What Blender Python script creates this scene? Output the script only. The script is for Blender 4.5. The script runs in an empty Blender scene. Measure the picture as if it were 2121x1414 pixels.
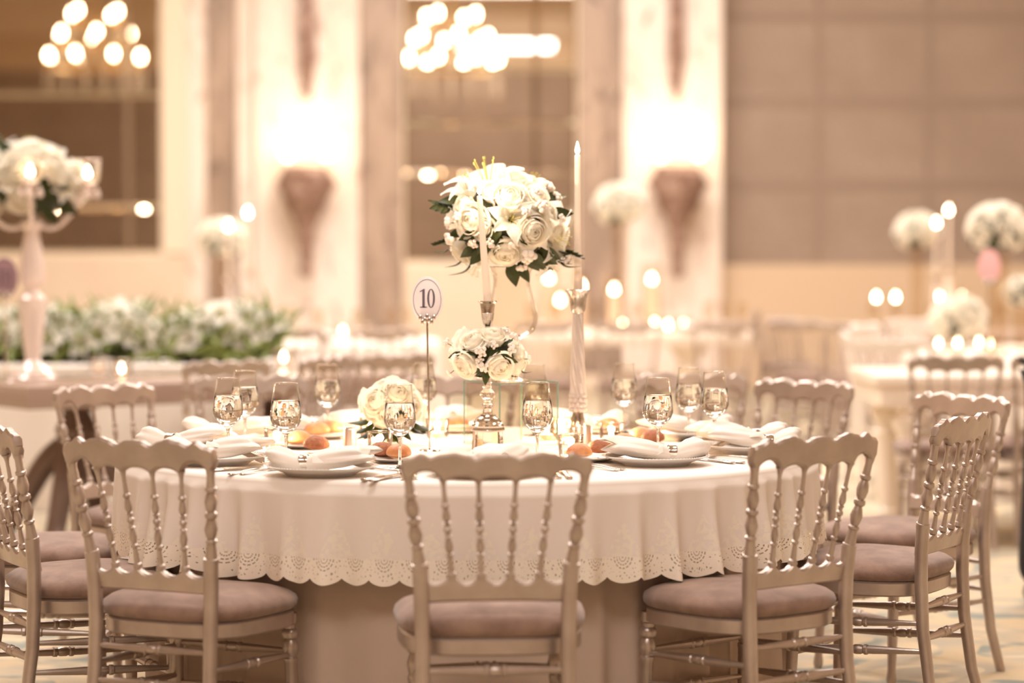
import bpy, bmesh, math, random
from mathutils import Vector, Matrix
R = math.radians
PI = math.pi
random.seed(7)
S = bpy.context.scene
COL = S.collection

# ------------------------------------------------------------------ camera
F = 85 / 36 * 2121
CX, CY, HZ = 1060.5, 707.0, 530.0
CAMH = 1.31
TH = math.atan((CY - HZ) / F)
FWD = Vector((0, math.cos(TH), -math.sin(TH)))
UP = Vector((0, math.sin(TH), math.cos(TH)))
CAM = Vector((0, 0, CAMH))
TT = 0.742            # top of the cloth on the main table
TC = Vector((-0.13, 7.05, 0))


def ray(x, y):
    return FWD * F + Vector((1, 0, 0)) * (x - CX) + UP * (CY - y)


def P(x, y, D):
    d = ray(x, y)
    return CAM + d * (D / d.y)


def T(x, y, z=TT):
    d = ray(x, y)
    return CAM + d * ((z - CAMH) / d.z)


cam = bpy.data.cameras.new('camera')
cam.lens = 85
cam.sensor_width = 36
cam.clip_end = 200
cam.dof.use_dof = True
cam.dof.focus_distance = 6.62
cam.dof.aperture_fstop = 1.42
co = bpy.data.objects.new('camera', cam)
COL.objects.link(co)
co.location = CAM
co.rotation_euler = (PI / 2 - TH, 0, 0)
S.camera = co
S.view_settings.view_transform = 'Standard'
S.view_settings.look = 'None'
S.view_settings.exposure = 0.5
S.view_settings.gamma = 1
S.cycles.sample_clamp_indirect = 4.0
S.cycles.max_bounces = 9
S.cycles.transparent_max_bounces = 20
S.cycles.blur_glossy = 1.0


# ------------------------------------------------------------------ materials
def lin(c):
    def g(v):
        v /= 255
        return v / 12.92 if v <= .04045 else ((v + .055) / 1.055) ** 2.4
    return (g(c[0]), g(c[1]), g(c[2]), 1)


class NT:
    def __init__(s, m):
        s.t = m.node_tree
        s.n = s.t.nodes
        s.l = s.t.links

    def add(s, typ, **kw):
        n = s.n.new(typ)
        for k, v in kw.items():
            if k in n.inputs.keys():
                n.inputs[k].default_value = v
            else:
                setattr(n, k, v)
        return n

    def link(s, a, b):
        s.l.new(a, b)

    def math(s, op, a, b=None, c=None):
        n = s.n.new('ShaderNodeMath')
        n.operation = op
        for i, v in enumerate((a, b, c)):
            if v is None:
                continue
            if isinstance(v, (int, float)):
                n.inputs[i].default_value = v
            else:
                s.l.new(v, n.inputs[i])
        return n.outputs[0]

    def mix(s, fac, a, b):
        n = s.n.new('ShaderNodeMix')
        n.data_type = 'RGBA'
        if isinstance(fac, (int, float)):
            n.inputs[0].default_value = fac
        else:
            s.l.new(fac, n.inputs[0])
        for i, v in ((6, a), (7, b)):
            if isinstance(v, tuple):
                n.inputs[i].default_value = v
            else:
                s.l.new(v, n.inputs[i])
        return n.outputs[2]


def mat(name, col, rough=.5, metal=0.0, var=None, scale=20, bump=0.0, bscale=200, spec=.5, sheen=0, stretch=None):
    m = bpy.data.materials.new(name)
    m.use_nodes = True
    k = NT(m)
    b = k.n['Principled BSDF']
    c = lin(col)
    b.inputs['Base Color'].default_value = c
    b.inputs['Roughness'].default_value = rough
    b.inputs['Metallic'].default_value = metal
    b.inputs['Specular IOR Level'].default_value = spec
    if sheen:
        b.inputs['Sheen Weight'].default_value = sheen
        b.inputs['Sheen Roughness'].default_value = .4
    if var or bump:
        tc = k.add('ShaderNodeTexCoord')
        src = tc.outputs['Object']
        if stretch:
            mp = k.add('ShaderNodeMapping')
            mp.inputs['Scale'].default_value = stretch
            k.link(src, mp.inputs[0])
            src = mp.outputs[0]
    if var:
        nz = k.add('ShaderNodeTexNoise', Scale=scale, Detail=5.0, Roughness=.6)
        k.link(src, nz.inputs['Vector'])
        rp = k.add('ShaderNodeValToRGB')
        rp.color_ramp.elements[0].position = .38
        rp.color_ramp.elements[1].position = .66
        k.link(nz.outputs['Fac'], rp.inputs[0])
        k.link(k.mix(rp.outputs[0], lin(var), c), b.inputs['Base Color'])
    if bump:
        nb = k.add('ShaderNodeTexNoise', Scale=bscale, Detail=3.0)
        k.link(src, nb.inputs['Vector'])
        bp = k.add('ShaderNodeBump', Strength=bump, Distance=.01)
        k.link(nb.outputs['Fac'], bp.inputs['Height'])
        k.link(bp.outputs[0], b.inputs['Normal'])
    return m


def emit(name, col, strength):
    m = bpy.data.materials.new(name)
    m.use_nodes = True
    k = NT(m)
    k.n.remove(k.n['Principled BSDF'])
    e = k.add('ShaderNodeEmission', Color=lin(col), Strength=strength)
    k.link(e.outputs[0], k.n['Material Output'].inputs[0])
    return m


def solid_glass(name, col=(255, 252, 248), rough=0.0, ior=1.46):
    m = bpy.data.materials.new(name)
    m.use_nodes = True
    k = NT(m)
    k.n.remove(k.n['Principled BSDF'])
    g = k.add('ShaderNodeBsdfGlass', Color=lin(col), Roughness=rough, IOR=ior)
    k.link(g.outputs[0], k.n['Material Output'].inputs[0])
    return m


def thin_glass(name, col=(250, 248, 244), blend=.12, rough=.02, k_=.5):
    m = bpy.data.materials.new(name)
    m.use_nodes = True
    k = NT(m)
    k.n.remove(k.n['Principled BSDF'])
    t = k.add('ShaderNodeBsdfTransparent', Color=lin(col))
    g = k.add('ShaderNodeBsdfGlossy', Color=(1, 1, 1, 1), Roughness=rough)
    w = k.add('ShaderNodeLayerWeight', Blend=blend)
    mx = k.add('ShaderNodeMixShader')
    k.link(k.math('MULTIPLY', w.outputs['Fresnel'], k_), mx.inputs[0])
    k.link(t.outputs[0], mx.inputs[1])
    k.link(g.outputs[0], mx.inputs[2])
    k.link(mx.outputs[0], k.n['Material Output'].inputs[0])
    return m


def marble(name, base, vein, dark, scale=1.2):
    m = bpy.data.materials.new(name)
    m.use_nodes = True
    k = NT(m)
    b = k.n['Principled BSDF']
    tc = k.add('ShaderNodeTexCoord')
    mp = k.add('ShaderNodeMapping')
    mp.inputs['Scale'].default_value = (1.6, 1.6, .55)
    k.link(tc.outputs['Object'], mp.inputs[0])
    n1 = k.add('ShaderNodeTexNoise', Scale=scale, Detail=6.0, Distortion=1.5)
    k.link(mp.outputs[0], n1.inputs['Vector'])
    r1 = k.add('ShaderNodeValToRGB')
    r1.color_ramp.elements[0].position = .46
    r1.color_ramp.elements[1].position = .6
    k.link(n1.outputs['Fac'], r1.inputs[0])
    n2 = k.add('ShaderNodeTexNoise', Scale=scale * 2.2, Detail=4.0, Distortion=2.5)
    k.link(mp.outputs[0], n2.inputs['Vector'])
    r2 = k.add('ShaderNodeValToRGB')
    r2.color_ramp.elements[0].position = .58
    r2.color_ramp.elements[1].position = .68
    k.link(n2.outputs['Fac'], r2.inputs[0])
    c1 = k.mix(r1.outputs[0], lin(base), lin(vein))
    k.link(k.mix(r2.outputs[0], c1, lin(dark)), b.inputs['Base Color'])
    b.inputs['Roughness'].default_value = .3
    return m


M = {}
M['chair'] = mat('silver_paint', (196, 180, 169), .36, .76, var=(180, 163, 152), scale=9, bump=.05, bscale=60)
M['chair_white'] = mat('white_chair', (238, 226, 214), .35, .1)  # whiter and less metallic than the silver chairs
M['velvet'] = mat('taupe_velvet', (160, 130, 113), .85, 0, var=(132, 104, 90), scale=14, bump=.25, bscale=500, sheen=.4)
M['linen'] = mat('linen', (244, 232, 220), .8, 0, bump=.12, bscale=700, spec=.2)
M['under'] = mat('shade_toned_underlay', (196, 172, 154), .75, 0, bump=.1, bscale=500, spec=.2)  # cream cloth, its colour darkened for the shade below the lace overhang
M['napkin'] = mat('napkin_cloth', (236, 223, 211), .85, 0, bump=.1, bscale=600, spec=.15)
M['china'] = mat('white_china', (246, 240, 232), .12, 0)
M['silver'] = mat('silver', (206, 194, 182), .13, 1.0, bump=.06, bscale=220)
M['satin'] = mat('brushed_silver', (205, 190, 175), .32, 1.0, stretch=(1, 1, .04), bump=.08, bscale=300)
M['wax'] = mat('ivory_wax', (250, 228, 208), .45, 0)
M['wax'].node_tree.nodes['Principled BSDF'].inputs['Subsurface Weight'].default_value = .25
M['wax'].node_tree.nodes['Principled BSDF'].inputs['Subsurface Radius'].default_value = (.02, .012, .008)
M['flame'] = emit('candle_flame', (255, 226, 188), 26)
M['wick'] = mat('wick', (60, 45, 35), .9)
M['bulb'] = emit('lamp_bulb', (255, 232, 200), 40)
M['sconce_bulb'] = emit('sconce_bulb', (255, 226, 188), 7)
M['glass'] = solid_glass('clear_glass')
M['water'] = solid_glass('water', (255, 255, 255), 0, 1.33)
M['crystal'] = solid_glass('crystal', (255, 250, 246), .02, 1.5)
M['thin'] = thin_glass('thin_glass', k_=.7)
M['thin_far'] = thin_glass('far_glass', (246, 240, 232), .22, .08)
M['cup_glass'] = thin_glass('cup_glass', (246, 240, 234), .4, .1, .9)
M['vase_glass'] = thin_glass('vase_glass', (250, 246, 240), .2, .03, .6)
M['cup_clear'] = thin_glass('cup_clear', (252, 246, 238), .3, .04, .9)
M['teal'] = mat('glass_edge', (120, 160, 150), .1, 0)
M['petal'] = mat('white_petal', (255, 250, 240), .6, 0, var=(255, 246, 228), scale=30, spec=.2)
M['petal'].node_tree.nodes['Principled BSDF'].inputs['Subsurface Weight'].default_value = 0
M['lily'] = mat('lily_petal', (255, 250, 240), .55, 0)
M['stamen'] = mat('stamen', (190, 180, 90), .6)
def thin_petal(m, fac, col):
    k = NT(m)
    b = k.n['Principled BSDF']
    out = k.n['Material Output']
    t = k.add('ShaderNodeBsdfTranslucent', Color=lin(col))
    mx = k.add('ShaderNodeMixShader')
    mx.inputs[0].default_value = fac
    k.link(b.outputs[0], mx.inputs[1])
    k.link(t.outputs[0], mx.inputs[2])
    k.link(mx.outputs[0], out.inputs[0])


thin_petal(M['petal'], .5, (255, 250, 238))
thin_petal(M['lily'], .5, (255, 252, 244))
M['leaf'] = mat('dark_leaf', (62, 70, 30), .5, 0, var=(42, 48, 20), scale=20, spec=.25)
M['leaf_light'] = mat('light_leaf', (138, 146, 66), .5, 0, var=(98, 108, 48), scale=10)
M['moss'] = mat('foliage_base', (42, 46, 26), .9)
M['berry'] = mat('white_berry', (248, 234, 220), .6, 0, bump=.4, bscale=400)
M['crust'] = mat('bread_crust', (224, 166, 110), .5, 0, var=(190, 112, 62), scale=12, bump=.1, bscale=150)
M['crust_brown'] = mat('brown_bread_crust', (176, 112, 76), .7, 0, var=(150, 86, 54), scale=60, bump=.4, bscale=220)
M['card'] = mat('card', (250, 238, 236), .5)
M['ink'] = mat('card_ink', (104, 88, 102), .6)
M['card_dim'] = mat('mauve_card', (168, 132, 140), .5)
M['card_pink'] = mat('pink_card', (250, 190, 190), .5)
M['table_grey'] = mat('taupe_lacquer', (176, 152, 138), .2, .15)
M['table_dark'] = mat('dark_taupe_lacquer', (128, 104, 92), .3, .1)
M['table_white'] = mat('white_lacquer', (248, 232, 214), .3)
M['black'] = mat('black_wool', (30, 24, 24), .8, 0, bump=.1, bscale=300)
M['shoe'] = mat('black_leather', (22, 18, 18), .3)
M['skin'] = mat('skin', (214, 164, 134), .5)
M['hair'] = mat('dark_hair', (40, 30, 26), .5)
M['bronze'] = mat('bronze_crystal', (196, 164, 146), .35, .3, var=(140, 106, 92), scale=11)
M['mirror'] = mat('mirror_silver', (232, 222, 208), .015, 1.0)
M['frame'] = mat('cream_frame', (250, 232, 206), .4)
M['cream'] = mat('cream_paint', (238, 216, 190), .5, 0, var=(234, 210, 184), scale=2)
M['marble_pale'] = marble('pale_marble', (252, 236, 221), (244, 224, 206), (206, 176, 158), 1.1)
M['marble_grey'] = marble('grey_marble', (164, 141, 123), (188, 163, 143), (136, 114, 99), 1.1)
M['ceil'] = mat('ceiling_paint', (248, 240, 228), .7)
M['fabric_wall'] = mat('taupe_wall_fabric', (170, 148, 130), .8, 0, var=(160, 138, 120), scale=1.2, bump=.1, bscale=200)
M['fabric_seam'] = mat('wall_seam', (156, 134, 117), .8)
M['tan'] = mat('tan_paint', (220, 192, 160), .6)
M['gold'] = mat('gold_metal', (230, 190, 130), .25, 1.0)


# lace: cut-out pattern from the strip's own UV (u = metres along hem / 0.12, v = 0 hem .. 1 top)
M['crystal_tint'] = mat('pale_crystal', (250, 232, 222), .12, .15)


M['frost'] = mat('frosted_crystal', (252, 240, 232), .12)
M['frost'].node_tree.nodes['Principled BSDF'].inputs['Transmission Weight'].default_value = .55


def lace_mat():
    m = bpy.data.materials.new('lace')
    m.use_nodes = True
    k = NT(m)
    b = k.n['Principled BSDF']
    b.inputs['Base Color'].default_value = lin((246, 232, 214))
    b.inputs['Roughness'].default_value = .8
    uv = k.add('ShaderNodeUVMap')
    sx = k.add('ShaderNodeSeparateXYZ')
    k.link(uv.outputs[0], sx.inputs[0])
    fu = k.math('SUBTRACT', k.math('FRACT', sx.outputs[0]), .5)
    v = sx.outputs[1]
    # fans hanging from the top edge
    dv = k.math('MULTIPLY', k.math('SUBTRACT', 1.0, v), .62)
    rr = k.math('SQRT', k.math('ADD', k.math('MULTIPLY', fu, fu), k.math('MULTIPLY', dv, dv)))
    ring = k.math('GREATER_THAN', k.math('SINE', k.math('MULTIPLY', rr, 74)), .5)
    ang = k.math('ARCTAN2', fu, dv)
    ring = k.math('MULTIPLY', ring, k.math('GREATER_THAN', k.math('SINE', k.math('MULTIPLY', ang, 15)), -.45))
    inner = k.math('LESS_THAN', rr, .33)
    h1 = k.math('MULTIPLY', ring, inner)
    vo = k.add('ShaderNodeTexVoronoi', Scale=12.0)
    vo.feature = 'DISTANCE_TO_EDGE'
    cb = k.add('ShaderNodeCombineXYZ')
    k.link(sx.outputs[0], cb.inputs[0])
    k.link(k.math('MULTIPLY', v, .55), cb.inputs[1])
    k.link(cb.outputs[0], vo.inputs['Vector'])
    h2 = k.math('MULTIPLY', k.math('GREATER_THAN', vo.outputs['Distance'], .3), k.math('GREATER_THAN', rr, .36))
    h2 = k.math('MULTIPLY', h2, k.math('GREATER_THAN', v, .16))
    hole = k.math('MAXIMUM', h1, h2)
    t = k.add('ShaderNodeBsdfTransparent')
    mx = k.add('ShaderNodeMixShader')
    k.link(k.math('MULTIPLY', hole, .7), mx.inputs[0])
    k.link(b.outputs[0], mx.inputs[1])
    k.link(t.outputs[0], mx.inputs[2])
    k.link(mx.outputs[0], k.n['Material Output'].inputs[0])
    return m


def embroidered():
    """white linen with cream embroidered triangles near the hem (UV: u = 0.12 m steps, v = metres above the lace)"""
    m = M['linen'].copy()
    m.name = 'embroidered_linen'
    k = NT(m)
    b = k.n['Principled BSDF']
    uv = k.add('ShaderNodeUVMap')
    sx = k.add('ShaderNodeSeparateXYZ')
    k.link(uv.outputs[0], sx.inputs[0])
    fu = k.math('ABSOLUTE', k.math('SUBTRACT', k.math('FRACT', k.math('MULTIPLY', sx.outputs[0], .62)), .5))
    tri = k.math('LESS_THAN', k.math('ADD', k.math('MULTIPLY', fu, .26), sx.outputs[1]), .098)
    nz = k.add('ShaderNodeTexNoise', Scale=80.0, Detail=2.0)
    tc = k.add('ShaderNodeTexCoord')
    k.link(tc.outputs['Object'], nz.inputs['Vector'])
    thr = k.math('GREATER_THAN', nz.outputs['Fac'], .5)
    msk = k.math('MULTIPLY', tri, thr)
    k.link(k.mix(msk, lin((238, 225, 214)), lin((243, 231, 213))), b.inputs['Base Color'])
    bp = k.add('ShaderNodeBump', Strength=.8, Distance=.006)
    k.link(msk, bp.inputs['Height'])
    k.link(bp.outputs[0], b.inputs['Normal'])
    return m


M['lace'] = lace_mat()
M['embro'] = embroidered()


def carpet():
    m = bpy.data.materials.new('patterned_carpet')
    m.use_nodes = True
    k = NT(m)
    b = k.n['Principled BSDF']
    b.inputs['Roughness'].default_value = .95
    tc = k.add('ShaderNodeTexCoord')
    n0 = k.add('ShaderNodeTexNoise', Scale=1.6, Detail=2.0)
    k.link(tc.outputs['Object'], n0.inputs['Vector'])
    v1 = k.add('ShaderNodeTexVoronoi', Scale=2.4)
    v1.feature = 'SMOOTH_F1'
    mv = k.add('ShaderNodeMixRGB')
    mv.blend_type = 'ADD'
    mv.inputs[0].default_value = .35
    k.link(tc.outputs['Object'], mv.inputs[1])
    k.link(n0.outputs['Color'], mv.inputs[2])
    k.link(mv.outputs[0], v1.inputs['Vector'])
    w = k.math('SINE', k.math('MULTIPLY', v1.outputs['Distance'], 26))
    r = k.math('GREATER_THAN', w, .45)
    n2 = k.add('ShaderNodeTexNoise', Scale=3.5, Detail=3.0)
    k.link(tc.outputs['Object'], n2.inputs['Vector'])
    rp = k.add('ShaderNodeValToRGB')
    rp.color_ramp.elements[0].position = .42
    rp.color_ramp.elements[1].position = .58
    k.link(n2.outputs['Fac'], rp.inputs[0])
    c1 = k.mix(rp.outputs[0], lin((206, 182, 146)), lin((186, 172, 150)))
    c2 = k.mix(rp.outputs[0], lin((142, 144, 134)), lin((216, 194, 160)))
    k.link(k.mix(r, c1, c2), b.inputs['Base Color'])
    nb = k.add('ShaderNodeTexNoise', Scale=400.0)
    k.link(tc.outputs['Object'], nb.inputs['Vector'])
    bp = k.add('ShaderNodeBump', Strength=.4, Distance=.01)
    k.link(nb.outputs['Fac'], bp.inputs['Height'])
    k.link(bp.outputs[0], b.inputs['Normal'])
    return m


M['carpet'] = carpet()


# ------------------------------------------------------------------ mesh building
class MB:
    def __init__(s):
        s.v, s.f, s.mi, s.uv = [], [], [], None

    def add(s, vs, fs, mi=0, X=None):
        o = len(s.v)
        for p in vs:
            p = Vector(p)
            s.v.append(X @ p if X is not None else p)
        for q in fs:
            s.f.append([i + o for i in q])
            s.mi.append(mi)
        return s

    def rings(s, rings, cap0=True, cap1=True, closed=True, mi=0, X=None):
        n = len(rings[0])
        vs = [p for r in rings for p in r]
        fs = []
        for i in range(len(rings) - 1):
            for j in range(n if closed else n - 1):
                a, b = i * n + j, i * n + (j + 1) % n
                fs.append([a, b, b + n, a + n])
        if cap0:
            fs.append(list(range(n))[::-1])
        if cap1:
            fs.append([(len(rings) - 1) * n + j for j in range(n)])
        return s.add(vs, fs, mi, X)

    def lathe(s, prof, seg=24, c=(0, 0, 0), mi=0, X=None, mod=None):
        """profile of (r, z) from first to last point, turned round z at c"""
        rs = []
        for r, z in prof:
            ring = []
            for j in range(seg):
                a = 2 * PI * j / seg
                rr = max(r, 1e-5)
                if mod:
                    rr *= mod(a, z)
                ring.append((c[0] + rr * math.cos(a), c[1] + rr * math.sin(a), c[2] + z))
            rs.append(ring)
        return s.rings(rs, prof[0][0] > 1e-5, prof[-1][0] > 1e-5, True, mi, X)

    def turned(s, prof, p0, p1, seg=12, mi=0):
        """profile of (t, r) along the line p0 > p1"""
        p0, p1 = Vector(p0), Vector(p1)
        d = (p1 - p0).normalized()
        a = d.orthogonal().normalized()
        b = d.cross(a)
        rs = []
        for t, r in prof:
            c = p0.lerp(p1, t)
            rs.append([c + (a * math.cos(2 * PI * j / seg) + b * math.sin(2 * PI * j / seg)) * r for j in range(seg)])
        return s.rings(rs, True, True, True, mi)

    def tube(s, pts, rad, seg=8, mi=0, flat=1.0):
        pts = [Vector(p) for p in pts]
        n = len(pts)
        rs = []
        ref = None
        for i, p in enumerate(pts):
            d = (pts[min(i + 1, n - 1)] - pts[max(i - 1, 0)]).normalized()
            if ref is None:
                ref = d.orthogonal().normalized()
            a = (ref - d * ref.dot(d)).normalized()
            ref = a
            b = d.cross(a)
            r = rad[i] if isinstance(rad, (list, tuple)) else rad
            rs.append([p + a * (r * math.cos(2 * PI * j / seg)) + b * (r * flat * math.sin(2 * PI * j / seg)) for j in range(seg)])
        return s.rings(rs, True, True, True, mi)

    def box(s, lo, hi, bev=0.0, mi=0, X=None):
        bm = bmesh.new()
        bmesh.ops.create_cube(bm, size=1)
        lo, hi = Vector(lo), Vector(hi)
        for v in bm.verts:
            v.co = Vector([lo[i] + (v.co[i] + .5) * (hi[i] - lo[i]) for i in range(3)])
        if bev:
            bmesh.ops.bevel(bm, geom=bm.edges[:], offset=bev, segments=2, profile=.5, affect='EDGES')
        bm.verts.index_update()
        s.add([v.co.copy() for v in bm.verts], [[v.index for v in f.verts] for f in bm.faces], mi, X)
        bm.free()
        return s

    def ball(s, c, r, seg=10, rings=6, mi=0, X=None):
        rx, ry, rz = r if isinstance(r, (tuple, list)) else (r, r, r)
        rs = []
        for i in range(rings + 1):
            a = PI * i / rings
            q = max(math.sin(a), 1e-4)
            rs.append([(c[0] + rx * q * math.cos(2 * PI * j / seg), c[1] + ry * q * math.sin(2 * PI * j / seg), c[2] - rz * math.cos(a)) for j in range(seg)])
        return s.rings(rs, False, False, True, mi, X)

    def grid(s, fn, nu, nv, mi=0, X=None):
        vs = [fn(i / nu, j / nv) for j in range(nv + 1) for i in range(nu + 1)]
        fs = []
        for j in range(nv):
            for i in range(nu):
                a = j * (nu + 1) + i
                fs.append([a, a + 1, a + nu + 2, a + nu + 1])
        return s.add(vs, fs, mi, X)

    def mesh(s, name, mats, smooth=35):
        me = bpy.data.meshes.new(name)
        me.from_pydata([tuple(p) for p in s.v], [], s.f)
        if not isinstance(mats, (list, tuple)):
            mats = [mats]
        for m in mats:
            me.materials.append(M[m])
        if len(mats) > 1:
            me.polygons.foreach_set('material_index', s.mi)
        if s.uv:
            ul = me.uv_layers.new()
            for lp in me.loops:
                ul.data[lp.index].uv = s.uv[lp.vertex_index]
        if smooth:
            me.shade_smooth()
            me.set_sharp_from_angle(angle=R(smooth))
        me.update()
        return me


def tag(o, label=None, cat=None, group=None, kind=None):
    if label:
        o['label'] = label
    if cat:
        o['category'] = cat
    if group:
        o['group'] = group
    if kind:
        o['kind'] = kind
    return o


def link(name, me, parent=None, loc=None, rot=None, scale=None):
    o = bpy.data.objects.new(name, me)
    COL.objects.link(o)
    if parent is not None:
        o.parent = parent
    if loc is not None:
        o.location = loc
    if rot is not None:
        o.rotation_euler = rot
    if scale is not None:
        o.scale = scale
    return o


def part(name, mb, mats, parent=None, smooth=35, **kw):
    return link(name, mb.mesh(name, mats, smooth), parent, **kw)


def empty(name, loc, label, cat, group=None, rz=0.0):
    o = link(name, None, loc=loc, rot=(0, 0, rz))
    o.empty_display_size = .05
    return tag(o, label, cat, group)


def copy_tree(o, parent=None):
    c = o.copy()
    COL.objects.link(c)
    if parent is not None:
        c.parent = parent
    for ch in list(o.children):
        copy_tree(ch, c)
    return c


def struct(name, mb, mats, smooth=35, **kw):
    return tag(part(name, mb, mats, None, smooth, **kw), kind='structure')


# ------------------------------------------------------------------ the room
WY = 24.0                     # back wall face
PX = WY / F                   # metres per pixel on the back wall


def wx(px):
    return (px - CX) * PX


def wz(py):
    return P(CX, py, WY).z


RX0, RX1, RY0, RH = -12.5, 9.5, -3.0, 7.0
struct('floor', MB().box((RX0 - .2, RY0 - .2, -.1), (RX1 + .2, WY + 1.4, 0)), 'carpet', 0)
struct('ceiling', MB().box((RX0 - .2, RY0 - .2, RH), (RX1 + .2, WY + 1.4, RH + .2)), 'ceil', 0)
struct('wall_left', MB().box((RX0 - .2, RY0 - .2, 0), (RX0, WY + 1.4, RH)), 'cream', 0)
struct('wall_right', MB().box((RX1, RY0 - .2, 0), (RX1 + .2, WY + 1.4, RH)), 'cream', 0)
fw = MB().box((RX0, RY0 - .2, 0), (RX1, RY0, 1.2), 0, 0).box((RX0, RY0 - .2, 1.2), (RX1, RY0 + .02, 5.2), 0, 1)
fw.box((RX0, RY0 - .2, 5.2), (RX1, RY0, 5.95), 0, 2).box((RX0, RY0 - .2, 5.95), (RX1, RY0 + .12, RH), 0, 0)
for i in range(-10, 8):
    fw.box((i * 1.2 - .012, RY0 + .02, 1.2), (i * 1.2 + .012, RY0 + .03, 5.2), 0, 3)
for z in (2.2, 3.2, 4.2):
    fw.box((RX0, RY0 + .02, z - .02), (RX1, RY0 + .03, z + .02), 0, 3)
struct('wall_front', fw, ['cream', 'fabric_wall', 'tan', 'fabric_seam'], 0)

# back wall: core, taupe fabric partition on the right, marble piers, framed mirrors
XE = wx(1492)                 # where the marble piers end and the fabric wall starts
struct('wall_back', MB().box((RX0, WY + .2, 0), (XE, WY + .4, RH)), 'cream', 0)
pw = MB().box((XE - .05, WY + .25, wz(548)), (RX1, WY + .45, RH), 0, 0)
for py in (30, 208, 380):
    pw.box((XE, WY + .238, wz(py + 9)), (RX1, WY + .252, wz(py - 9)), .004, 1)
for px in (1700, 1930, 2160):
    pw.box((wx(px) - .03, WY + .24, wz(548)), (wx(px) + .03, WY + .251, RH), .003, 1)
struct('wall_back_fabric', pw, ['fabric_wall', 'fabric_seam'], 0)
struct('trim_1', MB().box((XE - .05, WY + .1, 0), (RX1, WY + .45, wz(548)), .01), 'tan', 0)
struct('baseboard_back', MB().box((RX0, WY - .24, 0), (XE, WY - .2, .14), .008), 'cream', 0)


def pier(n, x0, x1, m, y0=WY - .06):
    mb = MB().box((wx(x0), y0, 0), (wx(x1), WY + .25, RH), .02)
    return struct('trim_%d' % n, mb, m, 0)


pier(2, 388, 430, 'marble_pale')
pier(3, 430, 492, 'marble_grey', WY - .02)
pier(4, 492, 532, 'marble_pale')
pier(5, 532, 748, 'marble_pale', WY - .16)
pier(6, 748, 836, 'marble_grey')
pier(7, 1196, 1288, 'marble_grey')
pier(8, 1288, 1493, 'marble_pale', WY - .16)
pier(9, -420, -60, 'marble_pale', WY - .1)
# cream dado below the mirrors
struct('trim_10', MB().box((wx(-60), WY - .1, 0), (wx(389), WY + .25, wz(528)), .015), 'cream', 0)
struct('trim_11', MB().box((wx(835), WY - .1, 0), (wx(1197), WY + .25, wz(547)), .015), 'cream', 0)


def wall_mirror(x0, x1, ybot, label, seams_x, seams_y, right_frame):
    """bevelled panes in a cream frame; each pane is a slab with a sloped border"""
    e = empty('wall_mirror', (wx((x0 + x1) / 2), WY, wz(ybot)), label, 'mirror', 'tiled wall mirrors')
    ox, oz = e.location.x, e.location.z
    xs = [wx(x0)] + [wx(s) for s in seams_x] + [wx(x1)]
    zs = [wz(ybot)] + [wz(s) for s in seams_y] + [4.7]
    for i in range(len(xs) - 1):
        for j in range(len(zs) - 1):
            a, b, c, d = xs[i] - ox, xs[i + 1] - ox, zs[j] - oz, zs[j + 1] - oz
            w = .03
            mb = MB()
            r0 = [(a, 0.03, c), (b, 0.03, c), (b, 0.03, d), (a, 0.03, d)]
            r1 = [(a, .003, c), (b, .003, c), (b, .003, d), (a, .003, d)]
            r2 = [(a + w, 0, c + w), (b - w, 0, c + w), (b - w, 0, d - w), (a + w, 0, d - w)]
            mb.rings([r0, r1, r2], True, True)
            part('mirror_pane', mb, 'mirror', e, 0)
    fr = MB()
    t = .05
    fr.box((xs[0] - ox - t, -.05, -t), (xs[-1] - ox + t, .12, 0), .01)
    fr.box((xs[0] - ox - t, -.05, 0), (xs[0] - ox, .12, zs[-1] - oz), .01)
    fr.box((xs[-1] - ox, -.05, 0), (xs[-1] - ox + (wx(388) - wx(336) if right_frame else t), .12, zs[-1] - oz), .01)
    part('mirror_frame', fr, 'frame', e, 0)
    return e


wall_mirror(-50, 336, 525, 'large tiled mirror with cream frame, behind the crystal candelabra', [268], [430, 195], True)
wall_mirror(838, 1194, 545, 'tall tiled mirror between the two wall sconces, behind the tall bouquet', [1110], [360, 255, 142], False)


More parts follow.
